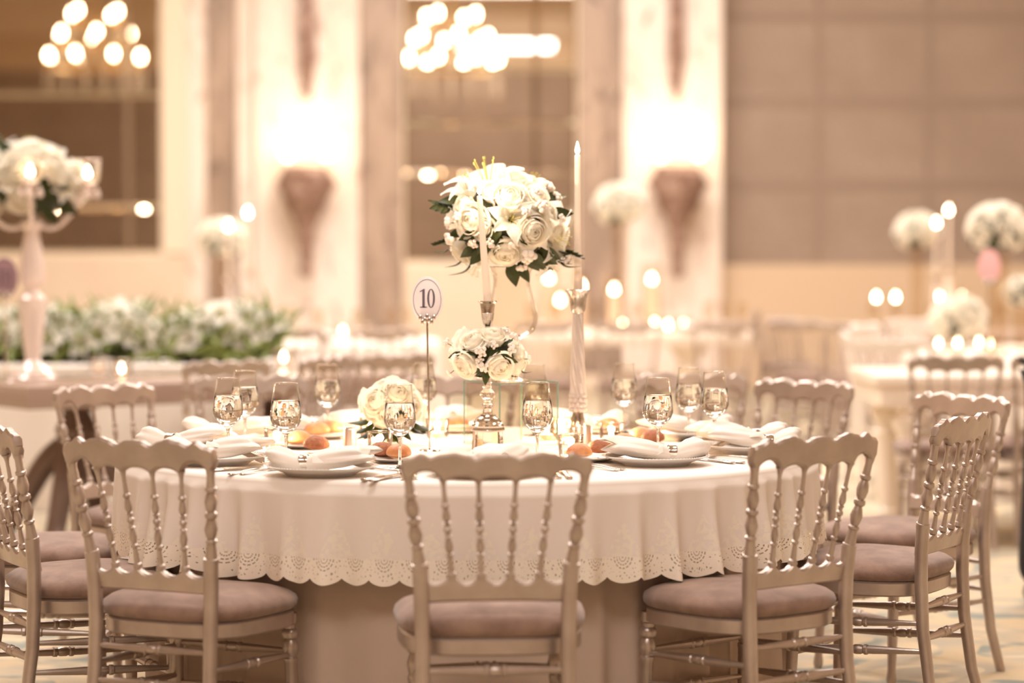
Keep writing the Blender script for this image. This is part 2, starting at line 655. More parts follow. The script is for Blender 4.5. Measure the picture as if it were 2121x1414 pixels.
# ------------------------------------------------------------------ wall sconces
def sconce(px, label):
    e = empty('wall_sconce', (wx(px), WY - .16, wz(575)), label, 'wall lamp', 'torch sconces on marble piers')
    oz = e.location.z
    up = MB()
    pts = [(0, -.03, wz(205) - oz), (0, -.05, wz(120) - oz), (0, -.05, wz(0) - oz), (0, -.04, wz(-60) - oz)]
    up.tube(pts, [.03, .09, .075, .03], 10)
    for i in range(9):
        z = wz(190 - i * 26) - oz
        up.ball((random.uniform(-.05, .05), -.1, z), .045, 8, 5)
    part('crystal_spray', up, 'bronze', e)
    body = MB()
    prof = [(.01, 0), (.05, .02), (.07, .07), (.05, .14), (.06, .26), (.085, .36), (.075, .46), (.11, .56), (.17, .68), (.235, .8), (.265, .92), (.25, 1.02), (.19, 1.09), (.15, 1.06), (.02, 1.0)]
    body.lathe(prof, 20, (0, -.3, 0), mod=lambda a, z: 1 + .12 * math.cos(9 * a + 14 * z) + .07 * math.sin(23 * z + 2 * a))
    part('torch_bowl', body, 'bronze', e)
    arm = MB().tube([(0, .0, .5), (0, -.12, .5), (0, -.26, .55)], .03, 8)
    part('bracket', arm, 'bronze', e)
    for i, (dx, dz) in enumerate(((-.17, 0), (.02, .1), (.2, .01))):
        b = MB().lathe([(.012, -.06), (.05, -.02), (.085, .06), (.08, .13), (.04, .21), (.005, .25)], 14, (dx, -.3, wz(325) - oz + dz))
        part('bulb', b, 'sconce_bulb', e)
        n = MB().tube([(dx * .6, -.3, .93), (dx, -.3, wz(325) - oz + dz - .05)], .018, 8)
        part('candle_tube', n, 'frame', e)
    l = bpy.data.lights.new('sconce_light', 'POINT')
    l.energy = 4
    l.color = (1, .9, .76)
    l.shadow_soft_size = .18
    link('sconce_light', l, loc=(wx(px), WY - .62, wz(285)))
    return e


sconce(642, 'torch-shaped wall sconce on the marble pier above the number ten card')
sconce(1397, 'torch-shaped wall sconce on the marble pier beside the taupe fabric wall')


# ------------------------------------------------------------------ chandeliers (seen in the mirrors)
def chandelier(x, y, z0, label):
    e = empty('chandelier', (x, y, z0), label, 'chandelier', 'crystal chandeliers')
    st = MB().tube([(0, 0, .3), (0, 0, RH - z0)], .02, 6).lathe([(.12, RH - z0 - .06), (.1, RH - z0)], 12)
    part('chain', st, 'gold', e)
    ring = MB()
    for r, z in ((.7, .28), (.56, .6), (.4, .92)):
        ring.tube([(r * math.cos(a * PI / 12), r * math.sin(a * PI / 12), z - .1) for a in range(25)], .02, 6)
        for a in range(4):
            ring.tube([(0, 0, z - .04), (r * math.cos(a * PI / 2), r * math.sin(a * PI / 2), z - .1)], .012, 5)
    part('frame', ring, 'gold', e)
    bulb = MB().lathe([(.01, 0), (.026, .015), (.034, .05), (.024, .09), (.004, .12)], 10).mesh('chandelier_bulb', 'bulb')
    cup = MB().lathe([(.005, -.1), (.05, -.09), (.06, -.03), (.02, 0)], 10).mesh('chandelier_cup', 'gold')
    strand = MB()
    for i in range(7):
        strand.ball((0, 0, -.055 * i), (.016, .016, .026), 6, 4)
    strand = strand.mesh('chandelier_strand', 'crystal_lit')
    for r, z, n in ((.7, .28, 8), (.56, .6, 6), (.4, .92, 4)):
        for i in range(n):
            a = 2 * PI * (i + .3) / n
            p = (r * math.cos(a), r * math.sin(a), z)
            link('bulb', bulb, e, p)
            link('bulb_cup', cup, e, p)
        for i in range(n * 2):
            a = 2 * PI * i / (n * 2)
            link('crystal_strand', strand, e, (r * math.cos(a), r * math.sin(a), z - .12))
    return e


M['crystal_lit'] = mat('cut_crystal', (255, 244, 226), .15, .2)
VD = 2 * WY - 13
chandelier((200 - CX) / F * VD, 13, 3.84, 'crystal chandelier reflected in the large mirror behind the crystal candelabra')
chandelier((935 - CX) / F * VD, 13, 3.8, 'crystal chandelier reflected in the mirror between the sconces')


# ------------------------------------------------------------------ spindle-back chair
def rail_loft(zb, zt, w, y0, th, bow, n=72):
    """rail whose lower and upper edges follow zb(x), zt(x); rounded section; bowed backwards"""
    mb = MB()
    rs = []
    for i in range(n + 1):
        x = -w + 2 * w * i / n
        a, b = zb(x), zt(x)
        yc = y0 - bow * (1 - (x / w) ** 2)
        e = min(.006, (b - a) * .4)
        h = th / 2
        if i in (0, n):
            a, b, h = a + .004, b - .004, h * .6
        lean = lambda z: -(z - .58) * .2
        sec = [(h - e, a), (h, a + e), (h, b - e), (h - e, b), (-h + e, b), (-h, b - e), (-h, a + e), (-h + e, a)]
        rs.append([(x, yc + q + lean(z), z) for q, z in sec])
    return mb.rings(rs)


UPX = (-.2, -.122, -.0425, .0425, .122, .2)         # tops of the uprights
DNX = (-.172, -.1, -.033, .033, .1, .172)           # their feet on the lower rail


def top_zb(x):
    if abs(x) >= .2:
        return .803 + (abs(x) - .2) * 1.1
    for a, b in zip(UPX[:-1], UPX[1:]):
        if a <= x <= b:
            u = abs((x - (a + b) / 2) / ((b - a) / 2))
            return .8 + (.013 + .013 * (abs(a + b) > .2)) * max(0, 1 - u ** 2.3) ** .8
    return .803


TOPS = [(0, .867), (.02, .866), (.049, .8575), (.075, .866), (.097, .871), (.125, .867), (.153, .8595), (.163, .8665), (.172, .8695), (.182, .863), (.19, .8585), (.205, .857), (.214, .852), (.218, .842)]


def top_zt(x):
    x = abs(x)
    for (a, p), (b, q) in zip(TOPS[:-1], TOPS[1:]):
        if a <= x <= b:
            t = (x - a) / (b - a)
            t = t * t * (3 - 2 * t) if x < .153 else t
            return p + (q - p) * t
    return TOPS[-1][1]


def low_zt(x):
    for a, b in zip(DNX[:-1], DNX[1:]):
        if a <= x <= b:
            u = abs((x - (a + b) / 2) / ((b - a) / 2))
            return .568 + .02 * u ** 2.2
    return .588


def back_y(z):
    return -.205 - (z - .58) * .2


def seat_outline(z, grow=0.0, n=40):
    pts = []
    for i in range(n):
        a = 2 * PI * i / n
        c, s_ = math.cos(a), math.sin(a)
        ex = .62
        x = (abs(c) ** ex) * (1 if c >= 0 else -1)
        y = (abs(s_) ** ex) * (1 if s_ >= 0 else -1)
        w = .197 + .03 * ((y + 1) / 2) ** .8
        w *= 1 - .04 * max(0, y) ** 3
        pts.append((x * (w + grow), y * (.2 + grow) + .002, z))
    return pts


def chair_parts():
    L = []
    L.append(('top_rail', rail_loft(top_zb, top_zt, .218, -.205, .026, .018).mesh('chair_top_rail', 'chair'), 'chair'))
    L.append(('lower_rail', rail_loft(lambda x: .52 + .005 * (1 - (x / .165) ** 2), low_zt, .165, -.203, .024, .012).mesh('chair_lower_rail', 'chair'), 'chair'))
    sp = [(0, .012), (.03, .0075), (.08, .0052), (.2, .0056), (.245, .0062), (.26, .0095), (.28, .0095), (.295, .0055), (.34, .0078), (.385, .0095), (.415, .008), (.435, .005), (.445, .0092), (.462, .006), (.49, .0055), (.505, .0088), (.53, .0092), (.545, .0055), (.575, .0055), (.59, .0092), (.605, .005), (.64, .0078), (.69, .0095), (.73, .0075), (.755, .0055), (.765, .009), (.785, .009), (.8, .0055), (.9, .007), (.95, .0075), (.96, .0105), (1, .012)]
    for i in range(1, 5):
        x0, x1 = UPX[i], DNX[i]
        bw = .018 * (1 - (x0 / .218) ** 2)
        bl = .012 * (1 - (x1 / .165) ** 2)
        m = MB().turned(sp, (x0, back_y(.81) - bw, .81), (x1, back_y(.582) - bl, .582), 12)
        L.append(('spindle', m.mesh('chair_spindle', 'chair'), 'chair'))
    po = [(0, .013), (.06, .0102), (.14, .0105), (.175, .0115), (.185, .0145), (.215, .0145), (.235, .0095), (.28, .0135), (.345, .0158), (.41, .0125), (.44, .009), (.455, .0145), (.485, .0155), (.5, .0145), (.52, .0095), (.56, .0125), (.63, .0165), (.7, .0125), (.73, .0095), (.745, .0145), (.765, .0145), (.78, .0112), (.87, .0135), (.935, .0155), (.94, .0185), (1, .0185)]
    for s in (-1, 1):
        bw = .018 * (1 - (.2 / .218) ** 2)
        m = MB().turned(po, (s * .2, back_y(.815) - bw, .815), (s * .1725, back_y(.6), .6), 14)
        L.append(('back_post', m.mesh('chair_post', 'chair'), 'chair'))
        pts = [(s * .1725, back_y(.61), .61), (s * .169, -.205, .54), (s * .166, -.204, .44), (s * .167, -.21, .3), (s * .171, -.232, .14), (s * .177, -.27, .0)]
        m = MB().tube(pts, [.0185, .0185, .0185, .0175, .016, .0145], 12)
        L.append(('leg', m.mesh('chair_rear_leg', 'chair'), 'chair'))
        fl = [(0, .021), (.06, .021), (.075, .015), (.1, .015), (.115, .021), (.14, .023), (.165, .021), (.18, .014), (.2, .018), (.24, .022), (.28, .018), (.3, .015), (.31, .019), (.33, .019), (.34, .017), (.6, .0165), (.9, .0125), (.94, .0155), (.97, .0155), (1, .012)]
        m = MB().turned(fl, (s * .17, .165, .42), (s * .176, .182, 0), 12)
        L.append(('leg', m.mesh('chair_front_leg', 'chair'), 'chair'))
    st = [(0, .007), (.1, .008), (.38, .012), (.42, .012), (.43, .015), (.45, .015), (.46, .011), (.48, .014), (.52, .014), (.54, .011), (.55, .015), (.57, .015), (.58, .012), (.62, .012), (.9, .008), (1, .007)]
    seg = []
    for s in (-1, 1):
        seg.append(((s * .1665, -.21, .315), (s * .1715, .168, .3)))
        seg.append(((s * .168, -.216, .235), (s * .1725, .171, .22)))
    seg.append(((-.166, -.206, .365), (.166, -.206, .365)))
    seg.append(((-.167, -.213, .27), (.167, -.213, .27)))
    seg.append(((-.1705, .169, .31), (.1705, .169, .31)))
    seg.append(((-.172, .173, .2), (.172, .173, .2)))
    for a, b in seg:
        L.append(('stretcher', MB().turned(st, a, b, 10).mesh('chair_stretcher', 'chair'), 'chair'))
    fr = MB().rings([seat_outline(.396, -.012), seat_outline(.396, -.004), seat_outline(.401, .002), seat_outline(.433, .002), seat_outline(.439, -.004), seat_outline(.439, -.02)])
    L.append(('seat_frame', fr.mesh('chair_seat_frame', 'chair'), 'chair'))
    cu = []
    for g, z in ((-.006, .439), (.002, .443), (.009, .453), (.011, .465), (.007, .478), (-.008, .491), (-.04, .503), (-.09, .511), (-.15, .516), (-.185, .517)):
        cu.append(seat_outline(z, g))
    L.append(('seat', MB().rings(cu).mesh('chair_seat', 'velvet', 60), 'velvet'))
    return L


CH_FRONT = chair_parts()      # the front-centre chair has a slightly shorter back and higher seat
ZMAP = [(-.1, -.1), (0, 0), (.31, .3), (.396, .374), (.439, .416), (.517, .484), (.52, .488), (.538, .5), (.8, .783), (.871, .871), (1, 1)]


def taller_back(me):
    me = me.copy()
    for v in me.vertices:
        for (a, p), (b, q) in zip(ZMAP[:-1], ZMAP[1:]):
            if a <= v.co.z < b:
                v.co.z = p + (q - p) * (v.co.z - a) / (b - a)
                break
    me.update()
    return me


CH = [(nm, taller_back(me), mm) for nm, me, mm in CH_FRONT]
CHW = []
for nm, me, mm in CH:
    if mm == 'chair':
        me = me.copy()
        me.materials[0] = M['chair_white']
    CHW.append((nm, me, mm))


def chair(px, D, psi, label, group=None, white=False, kit=None):
    """px: pixel column of the top rail's middle; D: its distance; psi: heading, 0 = facing away from the lens"""
    c = P(px, 930, D)
    a = R(psi)
    fwd = Vector((math.sin(a), math.cos(a), 0))
    b = Vector((c.x, D, 0)) + fwd * .27
    e = empty('spindle_back_chair', (b.x, b.y, 0), label, 'chair', group, -a)
    for nm, me, mm in (kit or (CHW if white else CH)):
        link(nm, me, e)
    return e


chair(283, 5.84, 25, 'silver spindle-back chair turned to the table, front left, second from the photo edge', 'chairs round table ten')
chair(1030, 5.42, -4, 'silver spindle-back chair seen square from behind, front and centre before the lace cloth', 'chairs round table ten', kit=CH_FRONT)
chair(1694, 5.95, -38, 'silver spindle-back chair angled left, with scalloped rail over the right lace hem', 'chairs round table ten')
chair(2000, 6.7, -60, 'silver spindle-back chair seen nearly edge-on, rightmost at the laid round table', 'chairs round table ten')
chair(-20, 6.37, 62, 'silver spindle-back chair cut by the left photo edge, nearest to it', 'chairs round table ten')
chair(-90, 7.15, 88, 'silver chair mostly outside the left edge, only its taupe seat in view', 'chairs round table ten')
chair(213, 8.3, 132, 'pale silver chair before the taupe table, facing the round table from left', 'chairs round table ten')
chair(1996, 7.75, -122, 'silver chair with pinkish rail, just behind the edge-on chair on the right', 'chairs round table ten')
chair(1668, 8.62, -136, 'pale chair facing the lens, behind the right napkins and plates', 'chairs round table ten')
chair(1432, 9.15, -168, 'blurred pale chair facing the lens, behind the three right-hand water glasses', 'chairs round table ten')
chair(520, 9.0, 172, 'blurred pale chair facing the lens, behind the three left-hand water glasses', 'chairs round table ten')
chair(950, 8.95, 180, 'blurred chair hidden behind the glass box and number card', 'chairs round table ten')
# chairs farther back
chair(474, 10.3, -38, 'dark silver chair seen from behind at the taupe table, left of the water glasses')
chair(682, 10.75, -62, 'narrow silver chair in the gap above the rose bowl, turned right')
chair(822, 10.95, -38, 'silver chair behind the card stand, blurred, left of the tall vase')
chair(1980, 10.75, 0, 'silver chair seen from behind at the white table with turned legs')
chair(2190, 10.9, -8, 'silver chair at the white table, cut by the right photo edge')
for px, D, psi in ((1748, 14.1, 95), (1790, 15.7, 125), (1892, 17.0, 165), (1848, 12.9, 20)):
    chair(px, D, psi, 'white spindle-back chair, blurred, in the cluster left of the candlelit flower table', 'white chairs by the candlelit flower table', True)
for px, D, psi in ((1614, 17.7, 65), (1648, 16.8, 20), (1772, 16.1, 5), (1562, 19.3, 100)):
    chair(px, D, psi, 'blurred silver chair right of the white pedestal table', 'silver chairs right of the white pedestal table')
for px, D, psi in ((1135, 16.2, 0), (1300, 16.1, 4), (1500, 16.3, -6)):
    chair(px, D, psi, 'blurred silver chair in the row before the white pedestal table', 'row before the white pedestal table')
for px, D, psi in ((600, 14.9, 5), (800, 14.8, -20)):
    chair(px, D, psi, 'blurred silver chair round the far candlelit table left of the vase', 'chairs at the far left table')


# ------------------------------------------------------------------ main table and its cloths
TR = 1.012
e = empty('round_table', (TC.x, TC.y, 0), 'round banquet table hidden under two white cloths, card ten on it', 'table')
part('tabletop', MB().lathe([(.01, .7), (.93, .7), (.935, .71), (.93, .73), (.01, .73)], 64), 'table_dark', e)
part('pedestal', MB().lathe([(.01, 0), (.35, 0), (.35, .03), (.06, .06), (.05, .66), (.3, .7), (.3, .716), (.01, .716)], 24), 'table_dark', e)
rf = random.Random(3)
FOLD = [(rf.randint(9, 40), rf.uniform(0, 2 * PI), rf.uniform(.3, 1)) for _ in range(9)]


def fold(a, k=1.0):
    s_ = sum(w * math.sin(n * a + p + .6 * math.sin(3 * a + p)) for n, p, w in FOLD) / 2.2
    return math.copysign(abs(s_) ** .85, s_) * k


def side_amp(a):
    """folds hang deeper towards the right-hand side of the table, flatter at the front"""
    return .55 + .75 * max(0, math.cos(a + .5)) + .35 * max(0, -math.cos(a))


NA = 720
HEM = .245                   # drop of the linen above the lace
USTEP = 2 * PI * 1.02 / 84


# creases where the cloth folds over itself: angle round the table, width, depth
CREASE = []
for cpx in (262, 300, 345, 396, 462, 512, 600, 690, 1215, 1312, 1388, 1472, 1545, 1590, 1630, 1662, 1690):
    cx0 = (cpx - CX) / F * (TC.y - .75 * TR) - TC.x
    CREASE.append((-math.acos(max(-.995, min(.995, cx0 / (TR * 1.01)))), rf.uniform(.018, .028), rf.uniform(.6, 1.15) * (.55 if 550 < cpx < 1250 else 1)))
for i in range(22):
    CREASE.append((.12 + i * (PI - .24) / 21 + rf.uniform(-.03, .03), rf.uniform(.02, .035), rf.uniform(.6, 1.1)))


def crease(a):
    v = 0
    for c, w, h in CREASE:
        u = (a - c + PI) % (2 * PI) - PI
        if abs(u) < .2:
            v += h * (math.exp(-(u / w) ** 2) - .75 * math.exp(-((u - 1.7 * w) / (1.2 * w)) ** 2))
    return v


def drop_r(a, d):
    t = d / .3
    return TR + .004 + .014 * t + .012 * t ** 1.2 * fold(a) * side_amp(a) + .047 * t ** 1.1 * crease(a)


def cloth_ring(a, d):
    r = drop_r(a, d)
    return (r * math.cos(a), r * math.sin(a), -d)


cl = MB()
rings = []
uvs = []
for r in (.02, .5, .9, .96, .985):
    rings.append([(r * math.cos(2 * PI * j / NA), r * math.sin(2 * PI * j / NA), 0) for j in range(NA)])
    uvs += [(0, 1)] * NA
for i in range(1, 5):
    q = PI / 2 * i / 4
    r = .985 + .019 * math.sin(q)
    rings.append([(r * math.cos(2 * PI * j / NA), r * math.sin(2 * PI * j / NA), -.019 * (1 - math.cos(q))) for j in range(NA)])
    uvs += [(0, 1)] * NA
for i in range(1, 17):
    d = .019 + (HEM - .019 - .05) * i / 16
    rings.append([cloth_ring(2 * PI * j / NA, d) for j in range(NA)])
    uvs += [(84 * j / NA, HEM - .05 - d) for j in range(NA)]
cl.rings(rings, True, False)
cl.uv = uvs
tc_ = part('tablecloth', cl, 'embro', None, 50, loc=(TC.x, TC.y, TT))
tag(tc_, 'white linen cloth with scalloped lace hem, uppermost on the round table', 'tablecloth')
lc = MB()
lu = []
vs, fs = [], []
NL = 84 * 12
for j in range(NL + 1):
    a = 2 * PI * j / NL
    f = (j % 12) / 12
    sc = math.sin(PI * f) ** .7 if f else 0
    d0 = HEM - .051
    d1 = HEM + .0 + .016 * sc
    for i in range(7):
        t = i / 6
        x, y, z = cloth_ring(a, d0 + (d1 - d0) * t)
        vs.append((x * 1.0006, y * 1.0006, z))
        lu.append((j / 12, 1 - t))
for j in range(NL):
    for i in range(6):
        q = j * 7 + i
        fs.append([q, q + 1, q + 8, q + 7])
lc.add(vs, fs)
lc.uv = lu
part('lace_trim', lc, 'lace', tc_, 60)

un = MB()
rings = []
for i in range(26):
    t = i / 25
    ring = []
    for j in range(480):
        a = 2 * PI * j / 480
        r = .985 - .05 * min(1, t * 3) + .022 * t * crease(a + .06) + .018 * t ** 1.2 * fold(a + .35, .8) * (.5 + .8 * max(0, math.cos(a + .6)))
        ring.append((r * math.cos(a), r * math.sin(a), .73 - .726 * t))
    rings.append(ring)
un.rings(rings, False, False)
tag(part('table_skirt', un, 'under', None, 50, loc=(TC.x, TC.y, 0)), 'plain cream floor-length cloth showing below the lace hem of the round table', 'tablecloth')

# ------------------------------------------------------------------ place settings
plate_me = MB().lathe([(.001, .008), (.085, .008), (.098, .014), (.145, .026), (.1475, .027), (.148, .025), (.1, .009), (.09, .002), (.088, 0), (.08, .003), (.001, .004)][::-1], 64,
                      mod=lambda a, z: 1.0).mesh('dinner_plate', 'china')
bead = MB()
for i in range(90):
    a = 2 * PI * i / 90
    bead.ball((.138 * math.cos(a), .138 * math.sin(a), .0245), .0028, 6, 4)
    bead.ball((.13 * math.cos(a + .03), .13 * math.sin(a + .03), .0225), .002, 6, 4)
bead_me = bead.mesh('beaded_rim', 'china')
bread_plate_me = MB().lathe([(.001, .004), (.05, .004), (.085, .013), (.0855, .0145), (.084, .0145), (.052, .007), (.001, .006)], 40).mesh('bread_plate', 'china')


def napkin_mesh(seed):
    rn = random.Random(seed)
    ph = [rn.uniform(0, 6.28) for _ in range(6)]
    mb = MB()
    prof = [(-.092, .026, .03), (-.086, .04, .036), (-.07, .05, .04), (-.045, .046, .038), (-.02, .03, .03), (-.006, .0195, .025), (.006, .0195, .025), (.03, .036, .031), (.06, .056, .036), (.1, .074, .036), (.14, .082, .032), (.165, .08, .026), (.178, .07, .018)]
    rs = []
    for x, w, h in prof:
        ring = []
        am = .16 * min(1, abs(x) / .08)
        for j in range(40):
            a = 2 * PI * j / 40
            m = 1 + am * (math.sin(3 * a + ph[0] + x * 9) * .5 + math.sin(5 * a + ph[1] - x * 14) * .5 + .4 * math.sin(8 * a + ph[2]))
            y = w * math.cos(a) * m
            z = (h + h * math.sin(a) * m) * .74
            z = max(z, .001 + .002 * math.sin(9 * a))
            ring.append((x + .012 * math.sin(2 * a + ph[3]) * abs(x) / .1, y, z + .03 * x * x / .03))
        rs.append(ring)
    mb.rings(rs)
    # two loose folded corners
    for k in (-1, 1):
        def fn(u, v, k=k):
            x = .03 + .15 * u
            w = .05 * math.sin(PI * min(1, .25 + u)) * (1 - .3 * u)
            return (x, k * (.012 + w * v), .036 + .016 * math.sin(PI * v) * (1 - u * .6) - .03 * u + .012 * v * math.sin(4 * u + ph[4]))
        mb.grid(fn, 10, 8)
    return mb.mesh('napkin', 'napkin', 70)


napkins = [napkin_mesh(s) for s in (1, 2, 3, 4)]
nr = MB()
nr.rings([[(x, r * math.cos(2 * PI * j / 32), r * .98 * math.sin(2 * PI * j / 32)) for j in range(32)] for x, r in ((-.011, .0205), (-.012, .022), (-.01, .0225), (-.006, .0215), (.006, .0215), (.01, .0225), (.012, .022), (.011, .0205), (-.011, .0205))], False, False)
ring_me = nr.mesh('napkin_ring', 'silver')


def flatpiece(mb, prof, z0=.0, th=.002, n=1):
    """outline (y, half width, height) lofted along y"""
    rs = []
    for y, w, h in prof:
        rs.append([(w * math.cos(2 * PI * j / 10), y, h + z0 + th * math.sin(2 * PI * j / 10)) for j in range(10)])
    return mb.rings(rs)


HAND = [(-.1, .005, .003), (-.097, .0085, .003), (-.085, .0095, .0035), (-.06, .0065, .004), (-.02, .0035, .006), (.02, .003, .007)]
kn = flatpiece(MB(), [(-.11, .006, .004), (-.106, .009, .004), (-.07, .0085, .004), (-.01, .0065, .004), (.0, .0055, .004)], 0, .0035)
part_knife_handle = kn.mesh('knife_handle', 'silver')
part_knife_blade = flatpiece(MB(), [(0, .0055, .004), (.01, .0085, .004), (.06, .0105, .004), (.1, .009, .004), (.115, .003, .004)], 0, .001).mesh('knife_blade', 'silver')
part_fork_handle = flatpiece(MB(), HAND + [(.04, .004, .006)]).mesh('fork_handle', 'silver')
fk = flatpiece(MB(), [(.038, .004, .006), (.046, .011, .004), (.058, .0125, .003), (.066, .0125, .003)], 0, .0012)
for i in range(4):
    x = -.0105 + .007 * i
    fk.tube([(x, .064, .003), (x, .085, .004), (x, .106, .0075)], [.0017, .0016, .001], 6)
part_fork_head = fk.mesh('fork_head', 'silver')
part_spoon_handle = flatpiece(MB(), HAND + [(.04, .004, .006)]).mesh('spoon_handle', 'silver')
sb = MB()
sb.grid(lambda u, v: ((2 * u - 1) * .0165 * math.sin(PI * (.06 + .9 * v)) ** .6, .036 + .05 * v, .007 - .006 * math.sin(PI * v) * (1 - (2 * u - 1) ** 2)), 8, 10)
sb.grid(lambda u, v: ((1 - 2 * u) * .0165 * math.sin(PI * (.06 + .9 * v)) ** .6, .036 + .05 * v, .006 - .006 * math.sin(PI * v) * (1 - (2 * u - 1) ** 2)), 8, 10)
part_spoon_bowl = sb.mesh('spoon_bowl', 'silver')


def cutlery(kind, pos, ang, label, group):
    e = empty(kind, pos, label, 'cutlery', group, ang)
    a, b = {'knife': (part_knife_handle, part_knife_blade), 'fork': (part_fork_handle, part_fork_head), 'spoon': (part_spoon_handle, part_spoon_bowl)}[kind]
    link('handle', a, e)
    link({'knife': 'blade', 'fork': 'head', 'spoon': 'bowl'}[kind], b, e)
    return e


# angle round the table, words for the place, wanted cutlery
PLACES = [
    (-86, 'front-centre place', 1),
    (-116, 'place left of the middle chair', 1),
    (-56, 'place right of the middle chair', 1),
    (-27, 'place by the right table rim', 2),
    (9, 'rear right place by the rim', 0),
    (34, 'place behind the right pair of glasses', 0),
    (64, 'back place beyond the right rolls', 0),
    (96, 'back place right of card ten', 0),
    (124, 'back place left of the rose ball', 0),
    (154, 'place behind the two left glasses', 0),
    (184, 'far left place behind the chair rail', 0),
    (214, 'front left place by the chair rail', 1),
]
for i, (ang, words, cut) in enumerate(PLACES):
    a = R(ang)
    o = Vector((math.cos(a), math.sin(a), 0))
    c = Vector((TC.x, TC.y, TT)) + o * .82
    if i == 1:
        c = T(664, 985) + Vector((0, .02, 0))
    if i == 2:
        c = T(1358, 962)
    if i == 3:
        c = T(1560, 938)
    tan = Vector((-o.y, o.x, 0))
    yaw = math.atan2(-o.y, -o.x) - PI / 2
    pl = empty('dinner_plate', c, 'white beaded-rim dinner plate at the ' + words, 'plate', 'dinner plates')
    link('dish', plate_me, pl)
    link('beaded_rim', bead_me, pl)
    flip = c.x > TC.x
    na = (PI if flip else 0) + R((8, -6, 4, 10, 14, 10, -4, 70, 6, -8, -14, -10)[i])
    dx = Vector((math.cos(na), math.sin(na), 0))
    npos = c + Vector((0, 0, .0105)) - dx * .045
    if i == 0:
        na, npos = R(80), c + Vector((.02, -.03, .0105))
    nk = tag(link('napkin', napkins[i % 4], None, npos, (0, 0, na)), 'white napkin gathered in a ring at the ' + words, 'napkin', 'napkins')
    rg = tag(link('napkin_ring', ring_me, None, npos + Vector((0, 0, .0225)), (0, 0, na)), 'silver napkin ring round the napkin at the ' + words, 'napkin ring', 'napkin rings')
    if cut:
        cdir = -o
        rgt = Vector((cdir.y, -cdir.x, 0))
        zz = Vector((0, 0, .0005))
        cutlery('knife', c + rgt * .185 - cdir * .0 + zz, yaw, 'silver knife nearest the plate at the ' + words, 'knives')
        cutlery('knife', c + rgt * .212 - cdir * .01 + zz, yaw, 'silver knife, outer of the pair, at the ' + words, 'knives')
        cutlery('fork', c - rgt * .182 + zz, yaw, 'silver fork nearest the plate at the ' + words, 'forks')
        cutlery('fork', c - rgt * .21 - cdir * .012 + zz, yaw, 'silver fork, outer of the pair, at the ' + words, 'forks')
        cutlery('spoon', c + cdir * .19 + rgt * .03 + zz, yaw + PI / 2, 'silver dessert spoon laid above the plate at the ' + words, 'dessert spoons')
        cutlery('fork', c + cdir * .215 - rgt * .03 + zz, yaw - PI / 2, 'silver dessert fork laid above the plate at the ' + words, 'dessert forks')

# ------------------------------------------------------------------ water glasses
gb = MB()
gb.lathe([(.0045, .083), (.012, .089), (.026, .1), (.037, .113), (.0425, .126), (.043, .134), (.0415, .15), (.038, .18), (.034, .21), (.0328, .225)], 40)
gb.f = gb.f[:-2]
gb.mi = gb.mi[:-2]
glass_bowl = gb.mesh('glass_bowl', 'thin', 60)
glass_rim = MB().tube([(.0328 * math.cos(2 * PI * i / 40), .0328 * math.sin(2 * PI * i / 40), .225) for i in range(41)], .0009, 6).mesh('glass_rim', 'glass')
glass_stem = MB().lathe([(.0001, 0), (.036, .0), (.0365, .0012), (.034, .0025), (.014, .0055), (.006, .01), (.0042, .02), (.0036, .05), (.004, .075), (.0065, .0835), (.0001, .085)], 24).mesh('glass_stem', 'glass')
glass_water = MB().lathe([(.0001, .0875), (.011, .0895), (.0252, .1008), (.0362, .1136), (.0417, .1264), (.0422, .134), (.0407, .15), (.0377, .176), (.0373, .1765), (.0001, .176)], 40).mesh('glass_water', 'water')
GL = [
    (472, 783, 'leftmost water glass, in front of a twin slightly to its right'),
    (507, 768, 'water glass half behind the leftmost glass'),
    (592, 793, 'water glass between the left votive candle and the bread rolls'),
    (678, 755, 'water glass standing alone behind the pair of left rolls'),
    (828, 797, 'water glass in front of the low rose bowl'),
    (877, 752, 'blurred water glass behind the card stand stem'),
    (1107, 755, 'blurred water glass behind the glass box'),
    (1113, 792, 'water glass in front of the glass box, right of the flower-ringed candlestick'),
    (1293, 753, 'blurred water glass right of the tall twisted candlestick'),
    (1363, 783, 'front water glass beside the right bread rolls'),
    (1427, 762, 'water glass half hidden by the rightmost glass'),
    (1480, 770, 'rightmost water glass on the round table'),
]
for x, y, lab in GL:
    D = F * (CAMH - TT - .225) / (y - HZ)
    p = P(x, y, D)
    e = empty('water_glass', (p.x, D, TT), 'clear stemmed ' + lab, 'glass', 'water glasses')
    link('bowl', glass_bowl, e)
    link('rim', glass_rim, e)
    link('stem', glass_stem, e)
    link('water', glass_water, e)

# ------------------------------------------------------------------ bread, votives, shakers
def roll_mesh(seed, m):
    rn = random.Random(seed)
    p = [rn.uniform(0, 6.28) for _ in range(3)]
    mb = MB()
    rs = []
    for i in range(13):
        a = PI * i / 12
        ring = []
        for j in range(24):
            b = 2 * PI * j / 24
            q = max(math.sin(a), .001)
            k = 1 + .04 * math.sin(2 * b + p[0]) + .03 * math.sin(3 * b + p[1])
            z = -math.cos(a)
            z = z * .8 if z > 0 else z * .35
            ring.append((.041 * q * k * math.cos(b), .036 * q * k * math.sin(b), .0115 + .035 * z))
        rs.append(ring)
    mb.rings(rs)
    return mb.mesh('bread_roll', m, 80)


